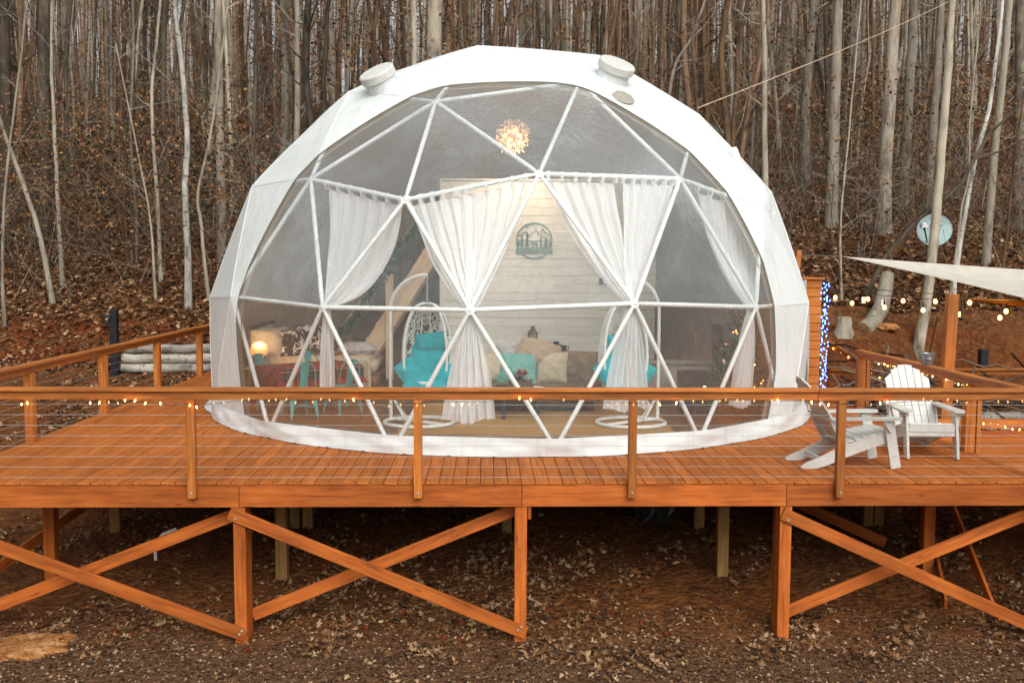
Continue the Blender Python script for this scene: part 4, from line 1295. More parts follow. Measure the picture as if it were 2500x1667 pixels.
for x, h, r, lab in ((.66, .17, .05, 'black mug at the left of the three on the shelf'), (.80, .18, .055, 'tallest black mug in the middle on the shelf'), (.93, .11, .06, 'short black pot at the right of the mugs on the shelf')):
    m = MB(); m.lathe([(r * .85, 0), (r, .02), (r, h), (r * .9, h), (r * .85, h - .02)], 16, (x, 17.58, .816))
    c = m.build('mug', BLACK, None, True); meta(c, lab, 'mug')
    m = MB(); m.tube([(x + r * .95, 17.56, .816 + h * .25), (x + r * 1.7, 17.55, .816 + h * .4), (x + r * 1.7, 17.55, .816 + h * .65), (x + r * .95, 17.56, .816 + h * .8)], .009, 6); m.build('handle', BLACK, c, True)
m = MB(); m.box((.735, 17.56, .86), (.04, .06, .085)); meta(m.build('red_tin', RED_PAINT), 'small red tin between the black mugs on the shelf', 'tin')
ht = thing('panel_heater', 'cream panel heater standing against the white board wall', 'heater', (1.75, 17.7, .2))
soft_box((1.73, 17.72, .50), (.58, .10, .56), .012, CREAM_PAINT, 'heater_body', ht)
m = MB()
for i in range(14): m.box((1.47 + .04 * i, 17.70, .79), (.022, .07, .012))
m.build('top_grille', RUST, ht)

# right side: bench, stove, screen, decorated tree
bn = thing('storage_bench', 'low grey covered bench along the liner at the right inside the dome', 'bench', (3.1, 17.2, 0))
soft_box((3.15, 17.0, .34), (1.5, .5, .64), .03, m_plain('pale_grey_cover', 'bdb9b1', 'aaa69e', .9, 8, .3), 'bench_box', bn); soft_box((3.15, 17.0, .69), (1.54, .54, .05), .02, GREY_KNIT, 'bench_pad', bn)
sv = thing('electric_stove', 'small black stove with sloping front on a dark stand near the decorated tree', 'stove', (2.93, 15.6, 0))
M = Matrix.Translation((3.16, 0, 0)) @ Matrix.Rotation(R_(-90), 4, 'Y')
m = MB(); m.prism([(.42, 15.3), (.50, 15.28), (.66, 15.46), (.68, 15.5), (.68, 15.8), (.42, 15.8)], .46, M); m.build('stove_body', BLACK, sv)
m = MB(); m.box((2.93, 15.6, .687), (.40, .2, .014)); m.build('stove_lid', DARK_METAL, sv)
m = MB(); m.box((3.05, 15.283, .47), (.05, .012, .04)); m.build('control_light', m_emit('pale_display', 'bfe6d8', 1.0), sv)
soft_box((2.93, 15.58, .215), (.44, .42, .40), .01, DARK_METAL, 'stand', sv)
tvp = thing('wall_screen', 'dark flat screen on the liner behind the decorated tree', 'screen', (3.65, 16.0, 1.0))
soft_box((3.72, 16.25, 1.02), (.72, .05, .80), .008, BLACK, 'screen_panel', tvp); beam('screen_stand', (3.72, 16.26, .02), (3.72, 16.26, .62), .08, .06, BLACK, tvp, up=(0, -1, 0))
xt = thing('decorated_tree', 'dark green decorated fir tree with lights at the right inside the dome', 'christmas tree', (3.56, 15.3, .0))
m = MB(); m.tube([(3.56, 15.3, .02), (3.56, 15.3, 1.6)], [.045, .01], 8); m.build('trunk', RUST, xt)
m = MB(); rg = random.Random(12)
for i in range(420):
    f = rg.random() ** .8; z = .25 + 1.42 * f; r = .54 * (1 - f) + .04; a = rg.uniform(0, 6.28)
    rr0 = r * rg.uniform(.35, 1)
    tuft(m, (3.56 + rr0 * math.cos(a), 15.3 + rr0 * math.sin(a), z - rr0 * .25), .07, 22, .13, rg)
m.build('branches', NEEDLE, xt)
for i in range(15):
    f = rg.random(); z = .35 + 1.2 * f; r = .46 * (1 - f) + .05; a = rg.uniform(3.3, 6.1)
    m = MB(); m.lathe([(.004, -.035), (.025, -.025), (.035, 0), (.025, .025), (.004, .035)], 10, (3.56 + r * math.cos(a), 15.3 + r * math.sin(a), z)); m.build('ornament', PAPER if i % 3 else RUST, xt, True)
m0 = MB(); m0.lathe([(.003, -.012), (.009, 0), (.003, .012)], 6); bm_ = m0.mesh('bulb'); bm_.materials.append(BULB_SMALL)
for i in range(34):
    f = rg.random(); z = .3 + 1.35 * f; r = .46 * (1 - f) + .04; a = rg.uniform(3.2, 6.2)
    link('bulb', bm_, None, xt, Matrix.Translation((3.56 + r * math.cos(a), 15.3 + r * math.sin(a), z)))

# chandelier: thin glass petals round a few bulbs, self-lit to paint its soft halo
ch = thing('chandelier', 'round cluster chandelier of lit warm bulbs hanging under the dome peak', 'chandelier', (.0, 16.9, 4.58))
m = MB(); m.tube([(.0, 16.9, 5.85), (.0, 16.9, 4.6)], .008, 6); m.build('hanging_rod', STEEL, ch)
m0 = MB(); m0.lathe([(.004, -.03), (.02, -.022), (.03, 0), (.02, .022), (.004, .03)], 10); gm = m0.mesh('globe', 'all'); gm.materials.append(BULB)
rg = random.Random(21)
for i in range(11):
    zf = 1 - 2 * (i + .5) / 11; a = i * 2.39996; r = math.sqrt(1 - zf * zf)
    d = Vector((r * math.cos(a), r * math.sin(a), zf))
    link('globe', gm, None, ch, Matrix.Translation(Vector((.0, 16.9, 4.56)) + d * .14))
    m = MB(); m.tube([(.0, 16.9, 4.56), Vector((.0, 16.9, 4.56)) + d * .12], .005, 5); m.build('arm', STEEL, ch)
m = MB()
for i in range(640):
    zf = 1 - 2 * (i + .5) / 640; a = i * 2.39996; r = math.sqrt(1 - zf * zf); d = Vector((r * math.cos(a), r * math.sin(a), zf))
    q = Vector((.0, 16.9, 4.56)) + d * (.09 + .21 * rg.random() ** .6); s = d.orthogonal().normalized(); s.rotate(Matrix.Rotation(rg.uniform(0, 6.28), 3, d)); t2 = d.cross(s)
    m.add([q - s * .010, q + d * .03, q + s * .010, q + t2 * .012 - d * .01], [(0, 1, 2, 3)])
t = NT('glowing_petal_glass'); t.p.inputs['Base Color'].default_value = lin('e9d2b4'); t.p.inputs['Emission Color'].default_value = lin('ffb066'); t.p.inputs['Emission Strength'].default_value = .8
m.build('glowing_petals', t.m, ch)['kind'] = 'stuff'
lp = bpy.data.lights.new('chandelier_light', 'POINT'); lp.energy = 62; lp.color = (1, .80, .60); lp.shadow_soft_size = .3
lpo = bpy.data.objects.new('chandelier_light', lp); COL.objects.link(lpo); lpo.location = (0, 16.9, 4.1)
# ------------------------------------------------------------------ white slatted garden chairs
def make_garden_chair(label):
    c = thing('garden_chair', label, 'chair', (0, 0, 0), 'white slatted garden chairs on the deck')
    prof = [(-.43, .395), (-.1, .335), (.15, .24), (.40, .12), (.54, .065), (.60, .02), (.58, .0), (.42, .0), (.30, .035), (.1, .115), (-.2, .225), (-.43, .285)]
    for sx in (-1, 1):
        M = Matrix.Translation((sx * .235 - .014, 0, 0)) @ Matrix(((0, 0, 1, 0), (1, 0, 0, 0), (0, 1, 0, 0), (0, 0, 0, 1)))
        m = MB(); m.prism(prof, .028, M); m.build('side_rail', WHITE_PAINT, c)
        beam('front_leg', (sx * .285, -.475, 0), (sx * .285, -.375, .545), .032, .115, WHITE_PAINT, c, up=(0, -1, .18))
        M = Matrix.Translation((sx * .30, 0, .548))
        pa = [(-.055, .30), (-.075, -.30), (-.095, -.44), (-.07, -.50), (.0, -.525), (.05, -.50), (.075, -.44), (.06, -.2), (.035, .30)]
        if sx < 0: pa = [(-x, y) for x, y in reversed(pa)]
        m = MB(); m.prism(pa, .026, M); m.build('arm', WHITE_PAINT, c)
        m = MB(); m.prism([(-.40, .545), (-.29, .545), (-.38, .40)], .03, Matrix.Translation((sx * .322 - .015, 0, 0)) @ Matrix(((0, 0, 1, 0), (1, 0, 0, 0), (0, 1, 0, 0), (0, 0, 0, 1)))); m.build('arm_bracket', WHITE_PAINT, c)
        beam('rear_post', (sx * .27, .10, .22), (sx * .285, .27, .545), .03, .07, WHITE_PAINT, c, up=(0, -1, .4))
        m = MB(); 
        for p in ((sx * .301, -.45, .14), (sx * .301, -.40, .40)): m.lathe([(.009, 0), (.009, .006)], 8, p, Matrix.Rotation(R_(90 * sx), 3, 'Y'))
        m.build('bolt', STEEL, c)
    for i in range(6):
        y = -.40 + .088 * i; z = .405 - .185 * (y + .43) - .10 * max(0, y + .1) ** 1.0
        beam('seat_slat', (-.255, y, z), (.255, y, z), .08, .022, WHITE_PAINT, c, up=(0, .24, 1))
    beam('front_apron', (-.265, -.447, .355), (.265, -.447, .355), .02, .085, WHITE_PAINT, c); beam('front_apron', (-.265, -.447, .285), (.265, -.447, .285), .022, .045, WHITE_PAINT, c)
    beam('rear_stretcher', (-.235, .36, .085), (.235, .36, .085), .03, .07, WHITE_PAINT, c)
    base, axis = Vector((0, .045, .235)), Vector((0, .55, .80)).normalized(); nrm = Vector((0, -axis.z, axis.y))
    tops = [.80, .885, .925, .925, .885, .80]; cut = [.075, .04, .012, -.012, -.04, -.075]
    for i in range(6):
        x0 = (i - 2.5) * .081; fan = (i - 2.5) * .010
        w0, w1 = .036, .0425
        P = [(x0 - w0, -.02), (x0 + w0, -.02), (x0 + fan + w1, tops[i] - max(0, -cut[i])), (x0 + fan - w1, tops[i] - max(0, cut[i]))]
        M = Matrix(((1, 0, 0, base.x), (0, axis.y, nrm.y, base.y), (0, axis.z, nrm.z, base.z), (0, 0, 0, 1)))
        m = MB(); m.prism(P, .02, M); m.build('back_slat', WHITE_PAINT, c)
    for d_, wd in ((.05, .5), (.36, .56), (.70, .5)):
        p = base + axis * d_ - nrm * .016; beam('back_rail', p + Vector((-wd / 2, 0, 0)), p + Vector((wd / 2, 0, 0)), .03, .07, WHITE_PAINT, c, up=axis)
    return c
gcB = make_garden_chair('white slatted garden chair facing the front, its back to the right railing')
gcB.location = (5.24, 12.42, .004); gcB.rotation_euler = (0, 0, R_(-3)); gcB.scale = (1.06,) * 3
gcA = dup(gcB, (4.02, 11.62, .004), R_(95), 'white slatted garden chair seen from its side, standing behind the front rail post')

# ------------------------------------------------------------------ strings of lights
m0 = MB(); m0.lathe([(.002, -.019), (.0085, -.003), (.007, .009), (.003, .014)], 7); bulb_lit = m0.mesh('bulb'); bulb_lit.materials.append(BULB_SMALL)
bulb_dim = bulb_lit.copy(); bulb_dim.materials.clear(); bulb_dim.materials.append(BULB_DIM)
bulb_blue = bulb_lit.copy(); bulb_blue.materials.clear(); bulb_blue.materials.append(BULB_BLUE)
def light_string(name, label, path, bulbs, group=None):
    """path: wire points; bulbs: (position, mesh)"""
    o = thing(name, label, 'string lights', path[0], group)
    m = MB(); m.tube(path, .0028, 5); m.build('wire', WIRE, o)
    for p, me in bulbs: link('bulb', me, None, o, Matrix.Translation(p) @ Euler((random.uniform(-.5, .5), random.uniform(-.5, .5), 0)).to_matrix().to_4x4())
    return o
rg = random.Random(31)
pts = []; bl = []
nseg = 132
for i in range(nseg + 1):
    u = -6.2 + 12.4 * i / nseg
    z = .905 + .022 * math.sin(u * 2.57 + 1.1) + .012 * math.sin(u * 6.1)
    if u < -3.6: z -= .02 * (1 + .6 * math.sin(u * 5))
    p = D(u, -.10, z); pts.append(p)
    if rg.random() < .62:
        lit = u < -3.3 or (-.9 < u < -.5) or (-.15 < u < .45) or (2.9 < u < 4.3) or rg.random() < .15
        q = p + Vector((rg.uniform(-.02, .02), rg.uniform(-.012, .006), rg.uniform(-.03, .02)))
        bl.append((q, bulb_lit if lit and rg.random() < .7 else bulb_dim))
light_string('fairy_lights', 'string of warm fairy lights wound under the long front rail', pts, bl)
pts = []; bl = []
for i in range(61):
    v = .3 + 5.1 * i / 60
    p = D(6.07 + .0 * i, v, .87 + .02 * math.sin(v * 5)); pts.append(p)
    if i % 1 == 0: bl.append((p + Vector((rg.uniform(-.03, .0), 0, rg.uniform(-.05, .0))), bulb_lit if rg.random() < .45 else bulb_dim))
light_string('fairy_lights', 'string of warm fairy lights under the right hand rail behind the white chairs', pts, bl)
pts = []; bl = []
for i in range(30):
    p = Vector((6.15 + 3.2 * i / 29, 14.58, .0 + .05 * math.sin(i * .8))); pts.append(p)
    bl.append((p + Vector((0, 0, -.02)), bulb_lit if rg.random() < .5 else bulb_dim))
light_string('fairy_lights', 'string of warm fairy lights along the curb of the lower landing', pts, bl)
pts = []; bl = []
for i in range(25):
    f = i / 24; p = Vector((6.1 + 1.45 * f, 18.62 - .95 * f, .84 - .95 * f + .02 * math.sin(9 * f))); pts.append(p)
    if i % 2: bl.append((p, bulb_lit if rg.random() < .6 else bulb_dim))
light_string('fairy_lights', 'short string of fairy lights down the sloping stair rail', pts, bl)
pts = []; bl = []
for i in range(64):
    z = 2.09 - 1.9 * i / 63
    p = Vector((5.46 + .045 * math.sin(i * 1.9), 16.98 + .02 * math.cos(i * 1.9), z)); pts.append(p)
    bl.append((p + Vector((rg.uniform(-.03, .03), -.02, rg.uniform(-.02, .02))), bulb_blue))
    if rg.random() < .55: bl.append((p + Vector((rg.uniform(-.04, .04), -.01, rg.uniform(-.03, .03))), bulb_blue))
light_string('blue_lights', 'thick string of blue lights hanging down the corner of the boarded entry box', pts, bl)
m0 = MB(); m0.lathe([(.006, -.05), (.026, -.036), (.033, -.01), (.024, .014), (.014, .028)], 12); gl = m0.mesh('bulb', 'all'); gl.materials.append(BULB)
def patio(label, path, bulbs):
    o = thing('patio_lights', label, 'string lights', path[0])
    m = MB(); m.tube(path, .006, 5); m.build('wire', WIRE, o)
    for p in bulbs:
        p = Vector(p); link('bulb', gl, None, o, Matrix.Translation(p))
        m = MB(); m.tube([p + Vector((0, 0, .03)), p + Vector((0, 0, .07)), p + Vector((0, 0, .14))], [.016, .014, .005], 7); m.build('socket', WIRE, o)
patio('string of round warm bulbs between the entry box and the tall sail post, lower wire',
      [(5.48, 17.1, 1.97), (6.1, 16.8, 1.90), (7.0, 15.6, 1.84)], [(5.93, 16.97, 1.75), (6.32, 16.51, 1.70), (6.75, 15.97, 1.68), (7.12, 15.46, 1.64)])
patio('string of round warm bulbs between the entry box and the tall sail post, upper wire',
      [(5.48, 17.25, 2.04), (6.3, 16.3, 1.98), (6.95, 15.5, 1.93)], [(5.71, 17.2, 1.84), (6.12, 16.74, 1.83), (6.53, 16.25, 1.82), (6.87, 15.79, 1.83)])
patio('string of round warm bulbs right of the tall sail post under the tan sail',
      [(6.95, 15.4, 1.90), (7.6, 14.7, 1.79), (9.2, 14.2, 1.76)], [(7.2, 15.31, 1.83), (7.52, 14.8, 1.72), (7.46, 14.86, 1.62)])
for x, y, z in ((6.07, 16.8, 1.80), (6.31, 16.53, 1.77)):
    m = MB(); m.box((x, y, z), (.07, .004, .11)); meta(m.build('tag_card', PAPER), 'small white card hanging from the bulb wire, %s' % ('nearer the blue lights' if x < 6.15 else 'further from the blue lights'), 'tag')

# ------------------------------------------------------------------ shade sails, posts, dish
def sail(name, label, T, U, L, mat):
    T, U, L = Vector(T), Vector(U), Vector(L); c = (T + U + L) / 3
    def f(s, t):
        a = T.lerp(U, t); b = T.lerp(L, t)
        p = a.lerp(b, s)
        k = 4 * t * (1 - t)
        edge = (abs(2 * s - 1)) ** 3
        p = p.lerp(c, .10 * k * edge * .8 + .05 * (4 * s * (1 - s)) * t)
        p.z -= .10 * math.sin(math.pi * t) * math.sin(math.pi * s)
        return p
    m = MB(); m.grid(f, 14, 26); o = m.build(name, mat, None, 'all')
    return meta(o, label, 'shade sail')
sail('shade_sail', 'large off white triangular shade sail stretched out to the right', (5.75, 17, 2.55), (12, 16, 2.14), (8.9, 14, 1.56), SAIL)
sail('shade_sail', 'tan shade sail just below the white one, tied to the tall post', (6.9, 15, 1.90), (9.8, 16, 1.80), (9.2, 13.5, 1.80), SAIL_TAN)
sp = thing('sail_post', 'tall square timber post carrying the shade sails behind the right railing', 'post', (6.78, 15, 0))
beam('post', (6.70, 15.0, H(6.7, 15) - .2), (6.785, 15.0, 1.96), .165, .14, WOOD_RAIL, sp, up=(0, -1, 0), bev=.008)
m = MB(); m.tube([(6.86, 14.93, 1.86), (6.90, 14.93, 1.86), (6.90, 14.93, 1.60)], .012, 6); m.lathe([(.03, 0), (.035, .03), (.02, .06)], 10, (6.9, 14.93, 1.56)); m.build('turnbuckle', BLACK, sp)
p2 = thing('sail_post', 'slanted orange timber post sticking up behind the right shoulder of the dome', 'post', (5.5, 19, 0))
beam('post', (5.28, 19.0, H(5.3, 19) - .2), (5.575, 19.0, 2.69), .10, .10, WOOD_RAIL, p2, up=(0, -1, 0), bev=.006)
m = MB(); m.tube([(5.57, 18.98, 2.60), (5.75, 17.02, 2.55)], .005, 5); meta(m.build('guy_wire', STEEL), 'thin wire from the slanted post to the tip of the white sail', 'wire')
m = MB(); a, b = Vector((2.92, 15.6, 4.86)), Vector((13.6, 30.6, 10.6))
m.tube([a.lerp(b, t_) - Vector((0, 0, .08 * math.sin(math.pi * t_))) for t_ in np.linspace(0, 1, 14)], .008, 6)
meta(m.build('guy_rope', WOOD_TAN), 'pale rope running from the dome up into the trees at the upper right', 'rope')

dish = thing('satellite_dish', 'grey satellite dish with lettering standing in the woods behind a leaning trunk', 'satellite dish', (10.75, 25.2, 1.0))
DM = Matrix.Translation((10.73, 25.0, 3.28)) @ Matrix.Rotation(R_(12), 4, 'Z') @ Matrix.Rotation(R_(-72), 4, 'X').inverted() @ Matrix.Rotation(R_(22), 4, 'Z')
def dishf(s, t):
    a = 2 * math.pi * s; return DM @ Vector((.53 * t * math.cos(a), .40 * t * math.sin(a), .09 * t * t))
m = MB(); m.grid(lambda s, t: dishf(s, max(t, .001)), 40, 9, True); m.build('reflector', DISH_GREY, dish, 'all')
m = MB(); m.tube([DM @ Vector((.53 * math.cos(a), .40 * math.sin(a), .09)) for a in np.linspace(0, 6.283, 41)[:-1]], .012, 6, True); m.build('rim', DISH_GREY, dish, True)
DX = Vector((math.cos(R_(12)), math.sin(R_(12)), 0))
m = MB(); q0 = Vector((10.58, 24.88, 2.92)); q1 = Vector((10.24, 24.35, 3.34)); m.tube([q0, q0.lerp(q1, .8), q1], [.018, .02, .03], 8); m.build('feed_arm', BLACK, dish)
m = MB(); m.box(q1 + Vector((0, 0, .04)), (.16, .14, .08)); m.lathe([(.05, 0), (.06, .02), (.04, .05)], 10, q1 + Vector((0, .02, .08))); m.build('receiver', PAPER, dish)
m = MB(); m.tube([(10.75, 25.25, H(10.75, 25.25) - .1), (10.75, 25.25, 3.2)], .045, 10); m.build('mast', GALV, dish)
tcv = bpy.data.curves.new('lettering', 'FONT'); tcv.body = 'HughesNet'; tcv.size = .105; tcv.align_x = 'CENTER'; tcv.extrude = .002
tcv.materials.append(DARK_METAL)
to0 = bpy.data.objects.new('lettering', tcv); COL.objects.link(to0)
lme = bpy.data.meshes.new_from_object(to0); bpy.data.objects.remove(to0)
to = bpy.data.objects.new('lettering', lme); COL.objects.link(to)
to.matrix_basis = Matrix.Translation((10.73, 24.915, 3.39)) @ Matrix.Rotation(R_(12), 4, 'Z') @ Matrix.Rotation(R_(76), 4, 'X')
to.parent = dish; to.matrix_parent_inverse = INV[dish]

# ------------------------------------------------------------------ things lying about
BARK_LOG = m_bark('pale_log_bark', '2c2621', '7d766b', 'a8a296', 'b9b4a8', (2.2, 9, 9), (13, 3, 3))
CUT = m_plain('cut_log_end', 'a88a60', '7d6444', .9, 14, .3)
def log(parent, p, q, r, name='log', mat=None, seed=0):
    rg = random.Random(seed); p, q = Vector(p), Vector(q); u = (q - p)
    pts = [p + u * t_ + Vector((0, rg.uniform(-1, 1), rg.uniform(-1, 1))) * r * .16 for t_ in np.linspace(0, 1, 12)]
    m = MB(); m.tube(pts, [r * rg.uniform(.86, 1.08) for _ in pts], 12)
    o = m.build(name, mat or BARK_LOG, parent, True)
    d = u.normalized()
    for c, s in ((pts[0], -1), (pts[-1], 1)):
        M = (d * s).to_track_quat('Z', 'Y').to_matrix(); m = MB(); m.lathe([(r * .93, .0), (r * .9, .006), (r * .3, .008)], 12, c, M); m.build('cut_end', CUT, o)
    return o
lw = thing('log_wall', 'low wall of three stacked pale logs behind the left railing', 'log wall', (-7.9, 22.35, -.15))
for k, r in enumerate((.115, .12, .11)): log(lw, (-9.0 + .03 * k, 22.34, -.04 + .225 * k), (-6.2, 22.36, -.03 + .225 * k), r, seed=k)
bp = thing('black_post', 'square black post standing at the end of the stacked logs', 'post', (-9.08, 22.2, -.2))
beam('post', (-9.08, 22.15, -.5), (-9.08, 22.15, 1.32), .16, .16, BLACK, bp, up=(0, -1, 0), bev=.01)
m = MB(); m.box((-9.17, 22.03, 1.16), (.12, .07, .07)); m.lathe([(.03, 0), (.05, .03), (.05, .08), (.02, .1)], 10, (-9.2, 22.03, .98)); m.build('lamp_bracket', DARK_METAL, bp)
bp2 = thing('black_post', 'short black post in front of the earth bank at the far right', 'post', (9.9, 20.4, 0))
beam('post', (9.9, 20.35, -.5), (9.9, 20.35, .66), .16, .16, BLACK, bp2, up=(0, -1, 0), bev=.01)
lw2 = thing('log_wall', 'pale logs stacked beside the lower landing at the right edge', 'log wall', (9, 15.9, -.3))
for k, r in enumerate((.13, .125, .12)): log(lw2, (7.2, 15.9, -.62 + .25 * k), (11.5, 16.1, -.6 + .25 * k), r, seed=20 + k)
def m_stone():
    t = NT('cracked_orange_clay_stone'); v = t.coord((1, 1, 1))
    vo = t.node('ShaderNodeTexVoronoi', feature='DISTANCE_TO_EDGE'); vo.inputs['Scale'].default_value = 7
    wv = t.node('ShaderNodeVectorMath', operation='ADD'); t.lk(v, wv.inputs[0]); nz = t.node('ShaderNodeTexNoise'); nz.inputs['Scale'].default_value = 6; t.lk(v, nz.inputs['Vector'])
    sc = t.node('ShaderNodeVectorMath', operation='SCALE'); sc.inputs['Scale'].default_value = .22; t.lk(nz.outputs['Color'], sc.inputs[0]); t.lk(sc.outputs[0], wv.inputs[1]); t.lk(wv.outputs[0], vo.inputs['Vector'])
    n = t.noise(v, 5, 6, .7); col = t.ramp(n, [(.28, '6b3d1e'), (.5, 'a06c3e'), (.72, 'c49a6a')])
    crack = t.ramp(vo.outputs['Distance'], [(.0, .75), (.05, 0.0)])
    col = t.mix(crack, col, '3d2415'); col = t.mix(t.ramp(t.noise(v, 30, 4, .7), [(.55, 0.0), (.7, .6)]), col, '553821')
    h = t.mix(.5, n, vo.outputs['Distance']); t.base(col, .95, t.bump(h, .9, .05), .1); return t.m
STONE = m_stone()
def rock(name, label, c, d, mat, seed, parent=None):
    rg = random.Random(seed); ph = [rg.uniform(0, 6) for _ in range(6)]
    b = bmesh.new(); bmesh.ops.create_icosphere(b, subdivisions=4, radius=1)
    for v in b.verts:
        p = v.co; k = 1 + .14 * math.sin(3 * p.x + ph[0]) + .12 * math.sin(4 * p.y + ph[1]) + .07 * math.sin(9 * p.x + 7 * p.z + ph[2]) + .05 * math.sin(13 * p.y + ph[3]) + .03 * math.sin(21 * p.x - 17 * p.y)
        v.co = Vector((p.x * d[0] * k, p.y * d[1] * k, math.copysign(abs(p.z) ** .7, p.z) * d[2] * k))
    me = bpy.data.meshes.new(name); b.to_mesh(me); b.free()
    o = link(name, me, mat, parent, Matrix.Translation(c))
    if label: meta(o, label, 'rock')
    return o
rock('flat_rock', 'flat orange rock half buried at the lower left corner', (-5.38, 10.5, H(-5.38, 10.5) - .01), (.60, .30, .07), STONE, 1)
rock('flat_rock', 'small broken orange rock on the slope behind the right railing', (8.25, 21.5, H(8.25, 21.5) + .02), (.30, .16, .09), STONE, 2)
m = MB(); cx, cy = 2.15, 13.9
m.grid(lambda s, t: Vector((cx - .45 + .9 * s + .08 * math.sin(9 * t + 4 * s), cy + .12 * math.sin(7 * s + 3 * t) + .06 * math.sin(17 * s), -.55 - .82 * (1 - (2 * s - 1) ** 2 * .5) * t + .05 * math.sin(13 * s + 9 * t))), 26, 16)
meta(m.build('plastic_tarp', m_plain('dark_plastic_sheet', '1f2724', '39443f', .28, 6), None, 'all'), 'crumpled dark plastic tarp hanging under the deck', 'tarp')
bk = thing('metal_bucket', 'small galvanised bucket standing on the right hand railing', 'bucket', D(6.0, 3.05, .985))
m = MB(); m.lathe([(.068, 0), (.072, .01), (.082, .09), (.084, .095), (.082, .10), (.093, .165), (.097, .168), (.093, .172), (.088, .165), (.066, .012)], 20, D(6.0, 3.05, .986)); m.build('pail', GALV, bk, True)
m = MB(); p = D(6.0, 3.05, 1.14); m.tube([p + Vector((.095 * math.cos(a), -.09 * abs(math.sin(a)) * .3, .02 - .09 * math.sin(a))) for a in np.linspace(0, math.pi, 9)], .004, 5); m.build('handle', STEEL, bk)
m = MB(); m.tube([D(-4.45, 1.6, -1.35), D(-4.42, 1.5, -1.12), D(-4.3, 1.45, -.98), D(-4.15, 1.5, -.93)], .02, 8); meta(m.build('bent_pipe', PAPER, None, True), 'short bent white pipe under the left part of the deck', 'pipe')

# ------------------------------------------------------------------ trees
BARK = {'grey': m_bark('grey_bark', '423b32', '786f61', '9a9080'), 'pale': m_bark('pale_bark', '4f483d', '877e6e', 'a39a89'),
        'birch': m_bark('birch_bark', '33302b', '98948a', 'b9b5ab', 'c2bfb6'), 'dark': m_bark('dark_bark', '221d18', '413930', '5c5245'),
        'brown': m_bark('brown_bark', '2c2018', '4f3c2d', '6b543f'), 'orange': m_bark('orange_bark', '3b2b20', '665040', '826852')}
def limb(m, p, d, L, r, rg, depth=0, sides=5):
    n = 6; P = [p]; q = p.copy(); dd = d.copy()
    for i in range(n - 1):
        dd = (dd + Vector((rg.gauss(0, .16), rg.gauss(0, .16), rg.gauss(.05, .12)))).normalized()
        q = q + dd * L / (n - 1); P.append(q.copy())
    m.tube(P, [r * (1 - .85 * i / (n - 1)) for i in range(n)], sides, cap=False)
    if depth < 2:
        for _ in range(rg.randint(2, 4) if depth == 0 else rg.randint(1, 3)):
            k = rg.randint(1, n - 2); side = (P[k + 1] - P[k]).cross(Vector((rg.gauss(0, 1), rg.gauss(0, 1), rg.gauss(0, 1)))).normalized()
            limb(m, P[k], (dd * .5 + side * .9 + Vector((0, 0, .25))).normalized(), L * rg.uniform(.35, .6), r * .5 * (1 - k / n * .5), rg, depth + 1, 3)
def crown_mb(path, rad, rg, nl, low, spread):
    m = MB(); n = len(path)
    for _ in range(nl):
        f = low + (1 - low) * rg.random()
        k = min(n - 2, int(f * (n - 1))); p = path[k].lerp(path[k + 1], f * (n - 1) - k)
        a = rg.uniform(0, 6.283); d = Vector((math.cos(a), math.sin(a), rg.uniform(.15, .9))).normalized()
        limb(m, p, d, spread * rg.uniform(.4, 1.0) * (1.15 - .5 * f), max(.008, rad[k] * rg.uniform(.18, .4)), rg)
    return m
def trunk_path(pts, top, rg, wig=.05, step=14):
    """smooth path through the given points, carried on to height 'top'"""
    P = [Vector(p) for p in pts]
    d = (P[-1] - P[-2]).normalized() if len(P) > 1 else Vector((0, 0, 1)); d = (d * .8 + Vector((0, 0, .35))).normalized()
    while P[-1].z < top - .5: P.append(P[-1] + d * min(3.0, (top - P[-1].z)) + Vector((rg.gauss(0, wig * 3), rg.gauss(0, wig * 3), 0)))
    out = []
    for i in range(len(P) - 1):
        p0, p1, p2, p3 = P[max(0, i - 1)], P[i], P[i + 1], P[min(len(P) - 1, i + 2)]
        for k in range(4):
            t_ = k / 4
            out.append(.5 * ((2 * p1) + (p2 - p0) * t_ + (2 * p0 - 5 * p1 + 4 * p2 - p3) * t_ * t_ + (3 * p1 - p0 - 3 * p2 + p3) * t_ ** 3) + Vector((rg.gauss(0, 1), rg.gauss(0, 1), 0)) * wig * .12)
    out.append(P[-1]); return out
def tree(label, Y, r, pts, bark, top=15, nl=9, low=.35, spread=2.6, seed=1, flare=1.35, cat='tree', group=None, sides=12):
    rg = random.Random(seed)
    P0 = [Vector((x, Y, z)) for x, z in pts]; P0[0].z -= .25
    path = trunk_path(P0, top, rg); n = len(path)
    rad = [r * (1 + (flare - 1) * math.exp(-i / 1.3)) * (1.04 - .62 * i / n) for i in range(n)]
    o = thing('bare_tree', label, cat, (pts[0][0], Y, pts[0][1]), group)
    m = MB(); m.tube(path, rad, sides); m.build('trunk', BARK[bark], o, 'all')
    if nl: crown_mb(path, rad, rg, nl, low, spread).build('crown', BARK[bark if bark not in ('birch',) else 'grey'], o)
    return o
